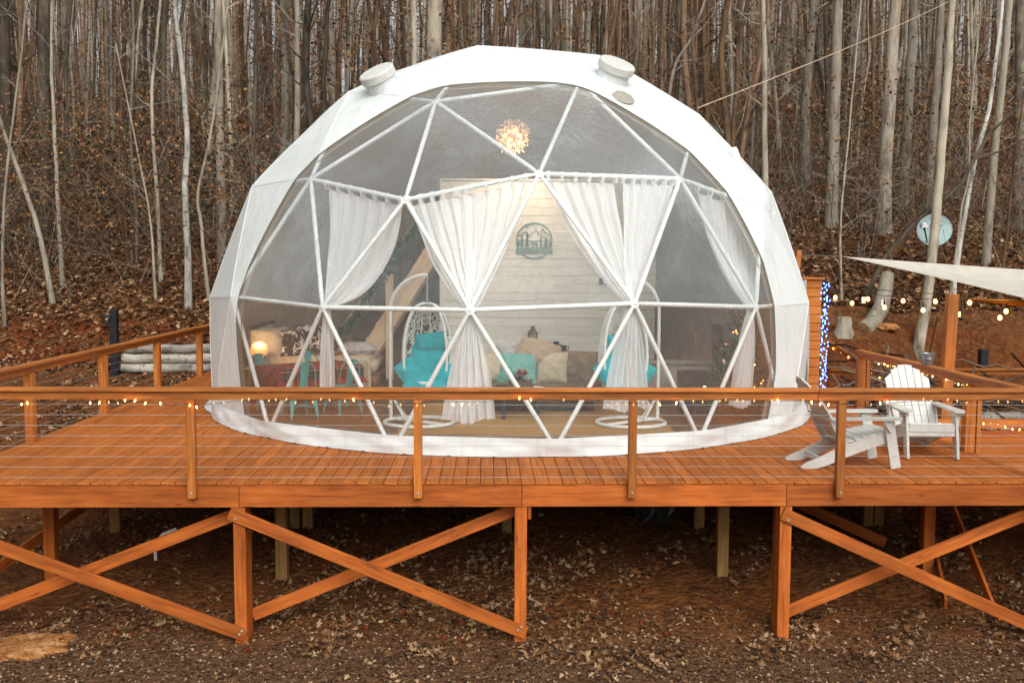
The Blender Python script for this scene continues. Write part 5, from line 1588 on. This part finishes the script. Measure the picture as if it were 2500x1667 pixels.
HAND = [
 ('white barked slender tree nearest the left side of the dome, slightly bent', 24.87, .089, [(-8.29, 1.25), (-8.28, 2.87), (-8.3, 4.4), (-8.22, 5.38), (-8.32, 7.32), (-8.45, 8.92)], 'birch', 15, 6, .5),
 ('thin grey tree leaning left at the far left of the slope', 25.33, .068, [(-11.93, 1.28), (-12.26, 3.08), (-12.71, 4.64), (-13.12, 5.86)], 'grey', 11, 6, .45),
 ('slim pale straight tree right beside the leaning one at the far left', 27.03, .06, [(-12.47, 1.75), (-12.54, 3.85), (-12.57, 6.1), (-12.59, 7.97)], 'pale', 12, 8, .3),
 ('slim grey tree a little left of the white barked one', 26.78, .054, [(-9.65, 1.85), (-9.7, 3.97), (-9.8, 6.54), (-9.62, 8.28)], 'pale', 12, 8, .3),
 ('right one of two thin stems standing close together on the left slope', 28.8, .052, [(-11.08, 2.3), (-11.09, 4.46), (-11.17, 6.23)], 'grey', 11, 8, .3),
 ('left one of two thin stems standing close together on the left slope', 28.85, .052, [(-11.36, 2.27), (-11.41, 3.45), (-11.45, 4.59)], 'brown', 9, 8, .3),
 ('very thin crooked sapling in front of the slim grey tree on the left slope', 25.28, .034, [(-9.26, 1.41), (-9.36, 3.54), (-9.58, 4.88)], 'pale', 8, 8, .3),
 ('thin pale forked tree between the white barked tree and the dome', 25.53, .046, [(-7.96, 1.4), (-8.12, 3.33), (-8.19, 4.23), (-7.88, 5.47), (-7.62, 6.91)], 'pale', 11, 7, .35),
 ('thin curved grey sapling at the left picture edge', 23.86, .043, [(-12.48, .8), (-12.48, 2.4), (-12.29, 4.51)], 'pale', 9, 8, .3),
 ('thick mottled grey trunk rising left of the dome top, behind the forked tree', 29.44, .138, [(-8.76, 2.44), (-8.76, 5.04), (-8.75, 7.6), (-8.74, 10.13)], 'grey', 18, 8, .5),
 ('thickest dark trunk at the upper left, straight and shaded', 31.64, .227, [(-15.24, 2.98), (-15.04, 7.14), (-14.9, 10.68)], 'dark', 19, 9, .5),
 ('dark straight trunk at the very left edge of the wood', 31.26, .182, [(-16.14, 2.96), (-16.05, 7.08), (-16.0, 10.58)], 'dark', 19, 9, .5),
 ('narrow dark trunk in the left part of the wood, left of the white barked tree', 32.53, .102, [(-12.7, 3.29), (-12.53, 8.13), (-12.43, 10.93)], 'dark', 18, 9, .5),
 ('narrow dark trunk just behind the top of the white barked tree', 32.48, .087, [(-11.64, 3.3), (-11.47, 8.13), (-11.35, 10.92)], 'dark', 18, 9, .5),
 ('grey trunk farthest left of the big ones on the right, half lost among twigs', 35.49, .191, [(10.55, 5.21), (10.49, 8.31), (10.62, 10.3), (10.67, 11.82)], 'grey', 18, 9, .5),
 ('straight pale grey trunk behind the tip of the white shade sail', 29.66, .179, [(9.67, 3.56), (9.65, 5.4), (9.65, 8.37), (9.68, 10.27)], 'pale', 18, 7, .6),
 ('thickest grey trunk on the right with a broad flared foot', 28.5, .21, [(10.83, 3.35), (10.79, 5.04), (10.86, 7.52), (10.93, 9.97)], 'grey', 18, 7, .6),
 ('grey trunk close to the right of the thickest flared one', 31.74, .17, [(12.62, 4.3), (12.65, 5.49), (12.72, 8.8), (12.73, 10.84)], 'grey', 18, 7, .6),
 ('darker grey trunk directly behind the satellite dish', 30.32, .149, [(12.83, 3.88), (12.85, 5.22), (12.95, 7.86), (13.01, 10.46)], 'grey', 18, 7, .6),
 ('leaning trunk with peeling brown bark in front of the satellite dish', 21.43, .108, [(8.96, .52), (9.21, 2.5), (9.3, 4.39), (9.39, 6.26), (9.43, 8.1)], 'pale', 16, 6, .55),
 ('thin slanted pale trunk between the dish and the right edge', 23.0, .062, [(10.43, 1.58), (10.47, 2.41), (10.82, 4.96), (11.08, 6.05), (11.27, 8.27)], 'birch', 13, 6, .5),
 ('medium mottled grey trunk near the right edge behind the slanted pale one', 25.84, .104, [(12.52, 2.45), (12.62, 4.89), (12.8, 7.74), (12.87, 9.28)], 'pale', 16, 7, .5),
 ('thick brownish grey trunk cut by the right picture edge', 30.2, .189, [(15.57, 3.56), (15.54, 5.35), (15.38, 10.44)], 'grey', 18, 7, .5),
 ('thin sapling rising just left of the curved log behind the bulbs', 22.75, .031, [(7.72, 1.58), (7.63, 2.9), (7.65, 4.0), (7.78, 5.99)], 'pale', 9, 9, .2),
 ('thin sapling close on the right of the satellite dish', 22.77, .031, [(10.23, 1.49), (10.4, 3.52), (10.56, 4.52), (10.55, 6.01)], 'pale', 9, 9, .25),
 ('thin sapling leaning right near the right picture edge', 22.95, .036, [(11.43, 1.59), (11.58, 2.92), (11.67, 4.34), (11.77, 5.54)], 'brown', 9, 9, .25),
 ('slender grey tree just above the white flue on the dome', 27.76, .087, [(7.21, 3.0), (7.09, 6.17), (6.99, 9.05)], 'pale', 14, 10, .3),
 ('big pale grey trunk above the dome, left of its peak', 30.5, .275, [(-2.5, 3.4), (-2.46, 7.4), (-2.40, 10.8)], 'grey', 19, 7, .6),
 ('thin pale stem above the right roof vent', 51.66, .15, [(3.92, 8.93), (4.03, 13.41), (4.02, 16.06)], 'birch', 20, 7, .5),
 ('grey trunk above the left shoulder of the dome', 37.37, .184, [(-8.93, 4.12), (-8.63, 7.4), (-8.65, 12.23)], 'grey', 19, 8, .5),
 ('grey trunk above the left roof vent', 43.68, .196, [(-8.09, 5.77), (-7.96, 9.2), (-8.05, 13.9)], 'grey', 20, 8, .5),
 ('thin curved stem bending right above the right roof vent', 30.83, .06, [(4.9, 3.9), (4.85, 7.2), (5.05, 8.6), (5.6, 9.6)], 'pale', 13, 8, .3),
]
for i, (lab, Y, r, pts, bk_, top, nl, low) in enumerate(HAND):
    tree(lab, Y, r, pts, bk_, top, nl, low, 2.6, 100 + i)
# dark bare limb arching in from the right edge, fallen trunks, stump
m = MB(); rg = random.Random(77)
m.tube([(10.2, 22.6, 4.0), (10.45, 22.6, 4.55), (10.9, 22.6, 5.4), (11.6, 22.5, 6.1), (12.6, 22.4, 6.9)], [.05, .045, .035, .025, .012], 7)
m.tube([(10.62, 22.6, 4.85), (11.1, 22.5, 5.0), (11.8, 22.5, 5.35), (12.7, 22.4, 5.45)], [.03, .025, .02, .01], 6)
m.tube([(10.3, 22.6, 4.25), (9.9, 22.7, 3.85), (9.4, 22.75, 3.45), (8.7, 22.8, 2.6), (8.3, 22.8, 1.7)], [.05, .05, .05, .055, .06], 7)
meta(m.build('dead_sapling', BARK['dark'], None, True), 'dark crooked dead sapling with bare limbs reaching to the right edge', 'tree')
fl = thing('fallen_log', 'long pale fallen log lying across the slope right of the dome flue', 'log', (11, 37, 5.4)); log(fl, (9.6, 39.3, H(9.6, 39.3) + .18), (13.1, 36.6, H(13.1, 36.6) + .2), .12, 'log', BARK['orange'], 3)
fl = thing('fallen_log', 'fallen branch lying on the left slope behind the slim trees', 'log', (-10, 30, 3))
m = MB(); m.tube([(-13.4, 25.6, 3.25), (-12.4, 25.8, 3.0), (-11.4, 26.2, 2.75), (-10.6, 26.8, 2.3), (-9.9, 27.2, 2.05)], [.02, .03, .04, .05, .06], 7); m.tube([(-12.3, 25.8, 2.98), (-12.9, 25.5, 3.3)], [.02, .008], 5); m.tube([(-11.2, 26.3, 2.68), (-11.9, 26.0, 2.5)], [.025, .008], 5); m.build('branch', BARK['orange'], fl, True)
bl_ = thing('curved_log', 'thick grey curved log with a sawn end leaning on the slope behind the bulbs', 'log', (8.2, 22.0, 1.2))
m = MB(); P_ = [Vector((7.72, 21.35, .98)), Vector((8.0, 21.6, 1.12)), Vector((8.3, 21.9, 1.42)), Vector((8.5, 22.2, 1.85)), Vector((8.62, 22.4, 2.2))]
m.tube(P_, [.19, .19, .18, .17, .15], 14); m.build('log', BARK['pale'], bl_, True)
d_ = (P_[0] - P_[1]).normalized(); m = MB(); m.lathe([(.18, 0), (.17, .01), (.05, .012)], 14, P_[0], d_.to_track_quat('Z', 'Y').to_matrix()); m.build('sawn_end', CUT, bl_)
su = thing('tree_stump', 'grey sawn tree stump right of the blue lights', 'stump', (7.28, 21.3, .8))
m = MB(); z0 = H(7.28, 21.3); m.lathe([(.27, -.15), (.21, 0), (.17, .1), (.16, .30), (.15, .31)], 16, (7.28, 21.3, z0)); m.build('stump_wood', BARK['grey'], su, True)
m = MB(); m.lathe([(.145, 0), (.143, .008), (.03, .01)], 16, (7.28, 21.3, z0 + .31)); m.build('sawn_top', CUT, su)

# crowd of individual trees on the slope
protos = []
specs = [('grey', .085), ('brown', .10), ('pale', .07), ('orange', .11), ('grey', .14), ('dark', .12), ('pale', .11), ('brown', .065), ('orange', .08), ('dark', .09)]
for i, (bk_, r) in enumerate(specs):
    rg = random.Random(300 + i)
    P0 = [Vector((0, 0, -.4)), Vector((rg.gauss(0, .1), 0, 2)), Vector((rg.gauss(0, .25), rg.gauss(0, .2), 6)), Vector((rg.gauss(0, .4), rg.gauss(0, .3), 10))]
    path = trunk_path(P0, 16 + 4 * rg.random(), rg, .08); n = len(path)
    rad = [r * (1 + .35 * math.exp(-k / 1.3)) * (1.04 - .75 * k / n) for k in range(n)]
    m = MB(); m.tube(path, rad, 7, cap=False)
    if i in (1, 2, 5, 8):                                # forked stems
        k0 = int(n * rg.uniform(.12, .3)); a_f = rg.uniform(0, 6.28); fp = []
        for k in range(k0, n): fp.append(path[k] + Vector((math.cos(a_f), math.sin(a_f), 0)) * (1.5 * ((k - k0) / (n - k0)) ** .8) + Vector((rg.gauss(0, .03), rg.gauss(0, .03), 0)))
        m.tube(fp, [rad[k] * .7 for k in range(k0, n)], 6, cap=False)
    tm = m.mesh('trunk', 'all'); tm.materials.append(BARK[bk_])
    cm = crown_mb(path, rad, rg, 24, .10, 2.3).mesh('crown'); cm.materials.append(BARK[bk_])
    protos.append((bk_, tm, cm))
words = {'grey': 'grey', 'brown': 'brown', 'pale': 'pale', 'orange': 'orange brown', 'dark': 'dark'}
HX = [(p[3][0][0], p[1]) for p in HAND]
rg = random.Random(55); placed = []; cnt = 0; tries = 0
while cnt < 264 and tries < 20000:
    tries += 1
    y = 26 + 34 * rg.random() ** .85
    x = rg.uniform(-.60, .60) * y
    if abs(x / y) < .20 and y < 30: continue
    if any(abs(x - a) < .8 and abs(y - b) < 5 for a, b in HX) or any((x - a) ** 2 + (y - b) ** 2 < .8 for a, b in placed): continue
    if x / y > .30 and y < 36 and rg.random() < .72: continue      # the right hand slope is more open in front
    placed.append((x, y)); bk_, tm, cm = protos[rg.randrange(len(protos))]
    if x / y < -.1 and bk_ in ('grey', 'pale') and rg.random() < .45: bk_, tm, cm = protos[rg.choice((1, 5, 7, 9))]
    if x / y > .25 and bk_ in ('dark', 'orange') and rg.random() < .6: bk_, tm, cm = protos[rg.choice((0, 2, 4, 6))]
    zone = 'left of the dome' if x / y < -.27 else ('right of the dome' if x / y > .27 else 'directly above the dome')
    o = thing('bare_tree', 'slender %s tree in the crowd of the deeper wood %s' % (words[bk_], zone), 'tree', (0, 0, 0), '%s trees of the deeper wood %s' % (words[bk_], zone))
    link('trunk', tm, None, o); link('crown', cm, None, o)
    o.location = (x, y, H(x, y)); o.rotation_euler = (rg.gauss(0, .035), rg.gauss(0, .045), rg.uniform(0, 6.28))
    s = rg.uniform(.55, 1.2); o.scale = (s, s, rg.uniform(.85, 1.15)); cnt += 1

# ---- far wood, twigs, hanging leaves: uncountable
def tubes_np(P, Rr, ns):
    """P: (n,k,3) centre lines, Rr: (n,k) radii -> verts, quads"""
    n, k, _ = P.shape
    a = np.arange(ns) * 2 * np.pi / ns
    T = P[:, -1] - P[:, 0]; T /= np.linalg.norm(T, axis=1, keepdims=True) + 1e-9
    ref = np.where(np.abs(T[:, 2:3]) < .9, np.array([[0, 0, 1.]]), np.array([[1., 0, 0]]))
    U = np.cross(T, ref); U /= np.linalg.norm(U, axis=1, keepdims=True) + 1e-9
    W = np.cross(T, U)
    V = P[:, :, None, :] + Rr[:, :, None, None] * (np.cos(a)[None, None, :, None] * U[:, None, None, :] + np.sin(a)[None, None, :, None] * W[:, None, None, :])
    ii = np.arange(n)[:, None, None] * k * ns + np.arange(k - 1)[None, :, None] * ns
    j = np.arange(ns)[None, None, :]; j2 = (j + 1) % ns
    F = np.stack([ii + j, ii + j2, ii + ns + j2, ii + ns + j], -1)
    return V.reshape(-1, 3), F.reshape(-1, 4)
def stuff(name, label, me): return meta(link(name, me), label, None, None, 'stuff')
FARBARK = m_leafy('far_bark', [(.05, '3a2f25'), (.22, '625444'), (.40, '785b40'), (.58, '8a8070'), (.75, '8f6c4d'), (.92, 'a89e8e')], .9, 0)
n = 1300
y = 56 + 72 * rng.random(n) ** .9; x = (rng.random(n) - .5) * 1.36 * y
z = hgt(x, y); hh = 15 + 8 * rng.random(n); lean = rng.normal(0, .035, (n, 2)); f = np.linspace(0, 1, 5)
P = np.stack([x[:, None] + lean[:, :1] * hh[:, None] * f + .25 * np.sin(3 * f + x[:, None]), y[:, None] + lean[:, 1:] * hh[:, None] * f, z[:, None] - .4 + hh[:, None] * f], -1)
rad = (.07 + .15 * rng.random(n) ** 1.6)[:, None] * (1.05 - .8 * f)
stuff('far_wood', 'mass of bare trunks far up the wooded hillside', np_mesh('far_wood', *tubes_np(P, rad, 5), FARBARK))
def twigs(n, ylo, yhi, xr, zlo, zhi, Lr, rr, up, k=4, zp=1.0):
    y = ylo + (yhi - ylo) * rng.random(n); x = (rng.random(n) * (xr[1] - xr[0]) + xr[0]) * y
    z = hgt(x, y) + zlo + (zhi - zlo) * rng.random(n) ** zp
    d = rng.normal(0, 1, (n, 3)); d[:, 2] = d[:, 2] * .6 + up; d /= np.linalg.norm(d, axis=1, keepdims=True)
    L = Lr[0] + (Lr[1] - Lr[0]) * rng.random(n); f = np.linspace(0, 1, k)
    b = rng.normal(0, .16, (n, k, 3)) * L[:, None, None] * np.sin(np.pi * f)[None, :, None]
    P = np.stack([x, y, z], -1)[:, None] + d[:, None] * (L[:, None] * f)[..., None] + b
    r = (rr[0] + (rr[1] - rr[0]) * rng.random(n))[:, None] * (1 - .75 * f)
    return tubes_np(P, r, 3)
TWIG = m_leafy('twig_bark', [(.1, '33281e'), (.4, '5b4e40'), (.7, '7d7162'), (.95, '998f80')], .9, 0)
def joinm(parts):
    V = []; F = []; o = 0
    for v, f in parts: V.append(v); F.append(f + o); o += len(v)
    return np.concatenate(V), np.concatenate(F)
stuff('understory', 'tangle of thin twigs and saplings under the trees', np_mesh('understory', *joinm([
    twigs(4200, 25, 46, (-.62, .62), 0, 2.4, (.4, 1.9), (.003, .008), .9, 5), twigs(1700, 25, 42, (-.62, .62), 0, .1, (1.6, 4.6), (.006, .015), 2.6, 6),
    twigs(800, 25, 31, (-.62, -.2), .6, 3.4, (.6, 2.4), (.003, .008), .4, 5), twigs(650, 22.5, 31, (.25, .62), 0, 3.0, (.5, 2.2), (.003, .008), .6, 5)]), TWIG))
stuff('high_twigs', 'haze of bare twigs filling the gaps between trunks', np_mesh('high_twigs', *joinm([
    twigs(15000, 34, 80, (-.66, .66), 1, 13, (.6, 2.6), (.006, .016), .5), twigs(6000, 60, 122, (-.68, .68), 0, 14, (1.0, 3.6), (.010, .03), .7)]), TWIG))
n = 900; a_ = np.pi * (.90 + 1.2 * rng.random(n)); d0 = 26 + 40 * rng.random(n)
x = d0 * np.cos(a_) * 1.1; y = 4 + d0 * np.sin(a_) ; k_ = (y < 2) | (np.abs(x) > 30); x = x[k_]; y = y[k_]; n = len(x)
z = hgt(x, y); hh = 15 + 8 * rng.random(n); f = np.linspace(0, 1, 5)
P = np.stack([x[:, None] + .3 * np.sin(3 * f + x[:, None]), y[:, None] + 0 * f, z[:, None] - .4 + hh[:, None] * f], -1)
rad = (.08 + .16 * rng.random(n) ** 1.5)[:, None] * (1.05 - .8 * f)
i_ = rng.integers(0, n, 9000); dd = rng.normal(0, 1, (9000, 3)); dd[:, 2] = np.abs(dd[:, 2]) * .6 + .3; dd /= np.linalg.norm(dd, axis=1, keepdims=True)
f2 = np.linspace(0, 1, 4); P2 = (np.stack([x[i_], y[i_], z[i_] + hh[i_] * rng.uniform(.25, 1, 9000)], -1))[:, None] + dd[:, None] * (rng.uniform(1.5, 5, 9000)[:, None] * f2)[..., None] + rng.normal(0, .25, (9000, 4, 3)) * f2[None, :, None]
stuff('wood_across_clearing', 'bare woodland on the other sides of the clearing', np_mesh('wood_across_clearing', *joinm([tubes_np(P, rad, 5), tubes_np(P2, rng.uniform(.012, .04, 9000)[:, None] * (1 - .8 * f2), 3)]), FARBARK))
def leaves(pos, size, flat, curl=.35):
    """loose folded leaves: 5 vertices, 4 triangles each"""
    n = len(pos); a = rng.random(n) * 2 * np.pi
    nrm = rng.normal(0, 1, (n, 3)) * flat; nrm[:, 2] += 1 if flat < 2 else 0; nrm /= np.linalg.norm(nrm, axis=1, keepdims=True)
    t = np.stack([np.cos(a), np.sin(a), np.zeros(n)], -1); t -= nrm * (t * nrm).sum(1, keepdims=True); t /= np.linalg.norm(t, axis=1, keepdims=True) + 1e-9
    s = np.cross(nrm, t)
    L = size[0] + (size[1] - size[0]) * rng.random(n) ** 1.4; W = L * (.28 + .22 * rng.random(n)); C = L * curl * (rng.random((n,)) * 1.3 - .1)
    b = pos - t * L[:, None] * .5; tip = pos + t * L[:, None] * .5 + nrm * C[:, None] * .8; m_ = pos + nrm * (C * -.05)[:, None]
    l = pos + s * W[:, None] + nrm * C[:, None] * .7; r = pos - s * W[:, None] * .9 + nrm * (C * rng.random(n))[:, None]
    V = np.stack([b, m_, tip, l, r], 1).reshape(-1, 3); o = np.arange(n)[:, None] * 5
    F = np.concatenate([o + [0, 4, 1], o + [1, 4, 2], o + [0, 1, 3], o + [1, 2, 3]], 0)
    return V, F
LITTER_HILL = m_leafy('fallen_leaves_slope', [(.05, '3a2517'), (.3, '5c3d26'), (.52, '765135'), (.72, '8c6443'), (.88, 'a07a57'), (.97, 'b89d7a')], .85, .1)
LITTER_FRONT = m_leafy('fallen_oak_leaves', [(.08, '3a281a'), (.3, '5f4129'), (.55, '7d5735'), (.78, '937352'), (.95, 'ad8f6c')], .85, .1)
CHIPS = m_leafy('mulch_chips', [(.1, '2a1b11'), (.4, '503522'), (.65, '6f5036'), (.85, '886d50'), (.97, 'a8937a')], .9, 0)
HANG = m_leafy('hanging_dead_leaves', [(.1, '432c1a'), (.4, '6d4b2f'), (.7, '8c633f'), (.95, 'ad8357')], .8, .3)
def on_ground(x, y, dz=.012): return np.stack([x, y, hgt(x, y) + dz], -1)
n = 80000; y = 22.5 + 33 * rng.random(n) ** 1.4; x = (rng.random(n) - .5) * 1.3 * y
stuff('fallen_leaves', 'carpet of fallen brown leaves over the wooded slope', np_mesh('fallen_leaves', *leaves(on_ground(x, y, .03), (.07, .19), .45), LITTER_HILL))
def drift(n, xl, xh, yl, yh, thr):
    x = xl + (xh - xl) * rng.random(n); y = yl + (yh - yl) * rng.random(n)
    w_ = wob(x * .8 + 3, y * 1.3) + .5 * np.sin(2.3 * x + 1.1 * y) + .5 * np.sin(5.1 * x - 3.7 * y)
    k = w_ + rng.normal(0, .45, n) > thr
    return on_ground(x[k], y[k], .018)
yl = (drift(13000, -8.2, 8.2, 10.0, 13.2, .3), (.07, .15))
y2 = (drift(8000, -8.0, 8.4, 12.5, 19, .45), (.08, .15))
y3 = (drift(13000, -15, -6.5, 11, 22.8, .25), (.07, .15))
y4 = (drift(3500, 6.2, 13, 14.5, 20.5, .3), (.07, .15))
y5 = (drift(3000, -7, 7, 8.9, 10.4, .7), (.05, .12))
def oak(pos, size):
    """lobed curled leaves: 9 outline points round a mid point"""
    n = len(pos); a = rng.random(n) * 6.283
    nrm = rng.normal(0, .42, (n, 3)); nrm[:, 2] += 1; nrm /= np.linalg.norm(nrm, axis=1, keepdims=True)
    t = np.stack([np.cos(a), np.sin(a), np.zeros(n)], -1); t -= nrm * (t * nrm).sum(1, keepdims=True); t /= np.linalg.norm(t, axis=1, keepdims=True)
    s = np.cross(nrm, t); L = size[0] + (size[1] - size[0]) * rng.random(n) ** 1.3; cu = rng.uniform(-.1, .9, n); cs = rng.uniform(-.2, 1.3, n)
    prof = [(-.5, 0), (-.22, .10), (-.12, .30), (.02, .12), (.16, .36), (.28, .12), (.5, 0), (.28, -.12), (.16, -.36), (.02, -.12), (-.12, -.30), (-.22, -.10)]
    V = [pos]
    for u, w_ in prof:
        w2 = w_ * rng.uniform(.6, 1.1, n)
        V.append(pos + t * (u * L)[:, None] + s * (w2 * L)[:, None] + nrm * (L * (cu * u * u * 1.2 + cs * w2 * w2 * 2.2))[:, None])
    V = np.stack(V, 1); k = len(prof); o = np.arange(n)[:, None] * (k + 1)
    F = np.concatenate([o + [0, 1 + i, 1 + (i + 1) % k] for i in range(k)], 0)
    return V.reshape(-1, 3), F
stuff('oak_leaves', 'drifts of curled tan oak leaves on the clay under and before the deck', np_mesh('oak_leaves', *joinm([oak(*q) for q in (yl, y2, y3, y4, y5)] + [oak(drift(15000, -8.2, 8.2, 9.9, 14.5, .0), (.04, .09)), leaves(drift(12000, -15, -6.5, 11, 22.8, -.1), (.06, .14), .6, .6)]), LITTER_FRONT))
n = 34000; y = 8.7 + 2.6 * rng.random(n) ** 1.1; x = (rng.random(n) - .5) * 13
stuff('mulch', 'fine mulch of needles, chips and gravel at the near edge', np_mesh('mulch', *leaves(on_ground(x, y, .006), (.012, .05), .35, .15), CHIPS))
def clumps(nc, per, ylo, yhi, xr, zlo, zhi, sp, size):
    y = ylo + (yhi - ylo) * rng.random(nc); x = (xr[0] + (xr[1] - xr[0]) * rng.random(nc)) * y; z = hgt(x, y) + zlo + (zhi - zlo) * rng.random(nc)
    c = np.repeat(np.stack([x, y, z], -1), per, 0) + rng.normal(0, 1, (nc * per, 3)) * sp * np.repeat(.5 + rng.random(nc), per)[:, None]
    return leaves(c, size, 3.0, .3)
stuff('clinging_leaves', 'dead orange brown leaves still clinging to twigs in the wood', np_mesh('clinging_leaves', *joinm([
    clumps(420, 34, 25.5, 33, (-.56, -.26), .4, 4.8, .40, (.05, .12)), clumps(800, 28, 32, 60, (-.62, .62), 1, 12, .55, (.06, .14)),
    clumps(1000, 22, 55, 110, (-.66, .66), 1, 13, .9, (.10, .24)), clumps(200, 26, 27, 34, (.30, .56), .4, 4.5, .4, (.06, .13)), clumps(170, 26, 30, 46, (-.27, .3), 3, 9, .5, (.08, .17))]), HANG))
GREENS = m_leafy('dark_evergreen_leaf', [(.2, '141a12'), (.6, '222c1d'), (.95, '36422c')], .6, .1)
stuff('evergreen_undergrowth', 'dark evergreen undergrowth in the shade on the left slope', np_mesh('evergreen_undergrowth', *joinm([
    clumps(90, 40, 29, 36, (-.52, -.28), .2, 3.4, .42, (.08, .18)), clumps(30, 40, 33, 42, (.30, .5), .2, 3.2, .4, (.08, .18))]), GREENS))
# brush heap and clods
def sticks(c, n, sp, L):
    P0 = np.array(c) + rng.normal(0, 1, (n, 3)) * sp; d = rng.normal(0, 1, (n, 3)); d[:, 2] = d[:, 2] * .45 + .15; d /= np.linalg.norm(d, axis=1, keepdims=True)
    f = np.linspace(-.5, .5, 5); l = L[0] + (L[1] - L[0]) * rng.random(n)
    P = P0[:, None] + d[:, None] * (l[:, None] * f)[..., None] + rng.normal(0, .03, (n, 5, 3)) * l[:, None, None]
    return tubes_np(P, (.008 + .018 * rng.random(n))[:, None] * (1 - .5 * np.abs(f)), 5)
stuff('brush_heap', 'heap of cut grey branches between the entry box and the right railing', np_mesh('brush_heap', *joinm([sticks((6.9, 17.0, .05), 150, (.5, .7, .28), (.5, 1.7)), sticks((8.4, 16.9, -.1), 70, (.8, .5, .2), (.5, 1.5))]), TWIG))
CLOD = m_plain('red_clay_clods', '4a2010', '7a3a1c', .95, 9, .5, .05)
V = []; F = []; o = 0
b = bmesh.new(); bmesh.ops.create_icosphere(b, subdivisions=1, radius=1); bv = np.array([v.co[:] for v in b.verts]); bf = np.array([[v.index for v in f_.verts] for f_ in b.faces]); b.free()
for _ in range(420):
    x, y = rng.uniform(-7.5, 7.5), rng.uniform(10.2, 16); s = rng.uniform(.008, .036) * (1 if rng.random() < .9 else 1.7)
    V.append(bv * (s * rng.uniform(.6, 1.5, 3) * np.array([1, 1, .6])) * (1 + rng.normal(0, .2, (len(bv), 1))) + np.array([x, y, H(x, y) + s * .2])); F.append(bf + o); o += len(bv)
stuff('clay_clods', 'scattered clods of red clay on the ground under the deck', np_mesh('clay_clods', np.concatenate(V), np.concatenate(F), CLOD))
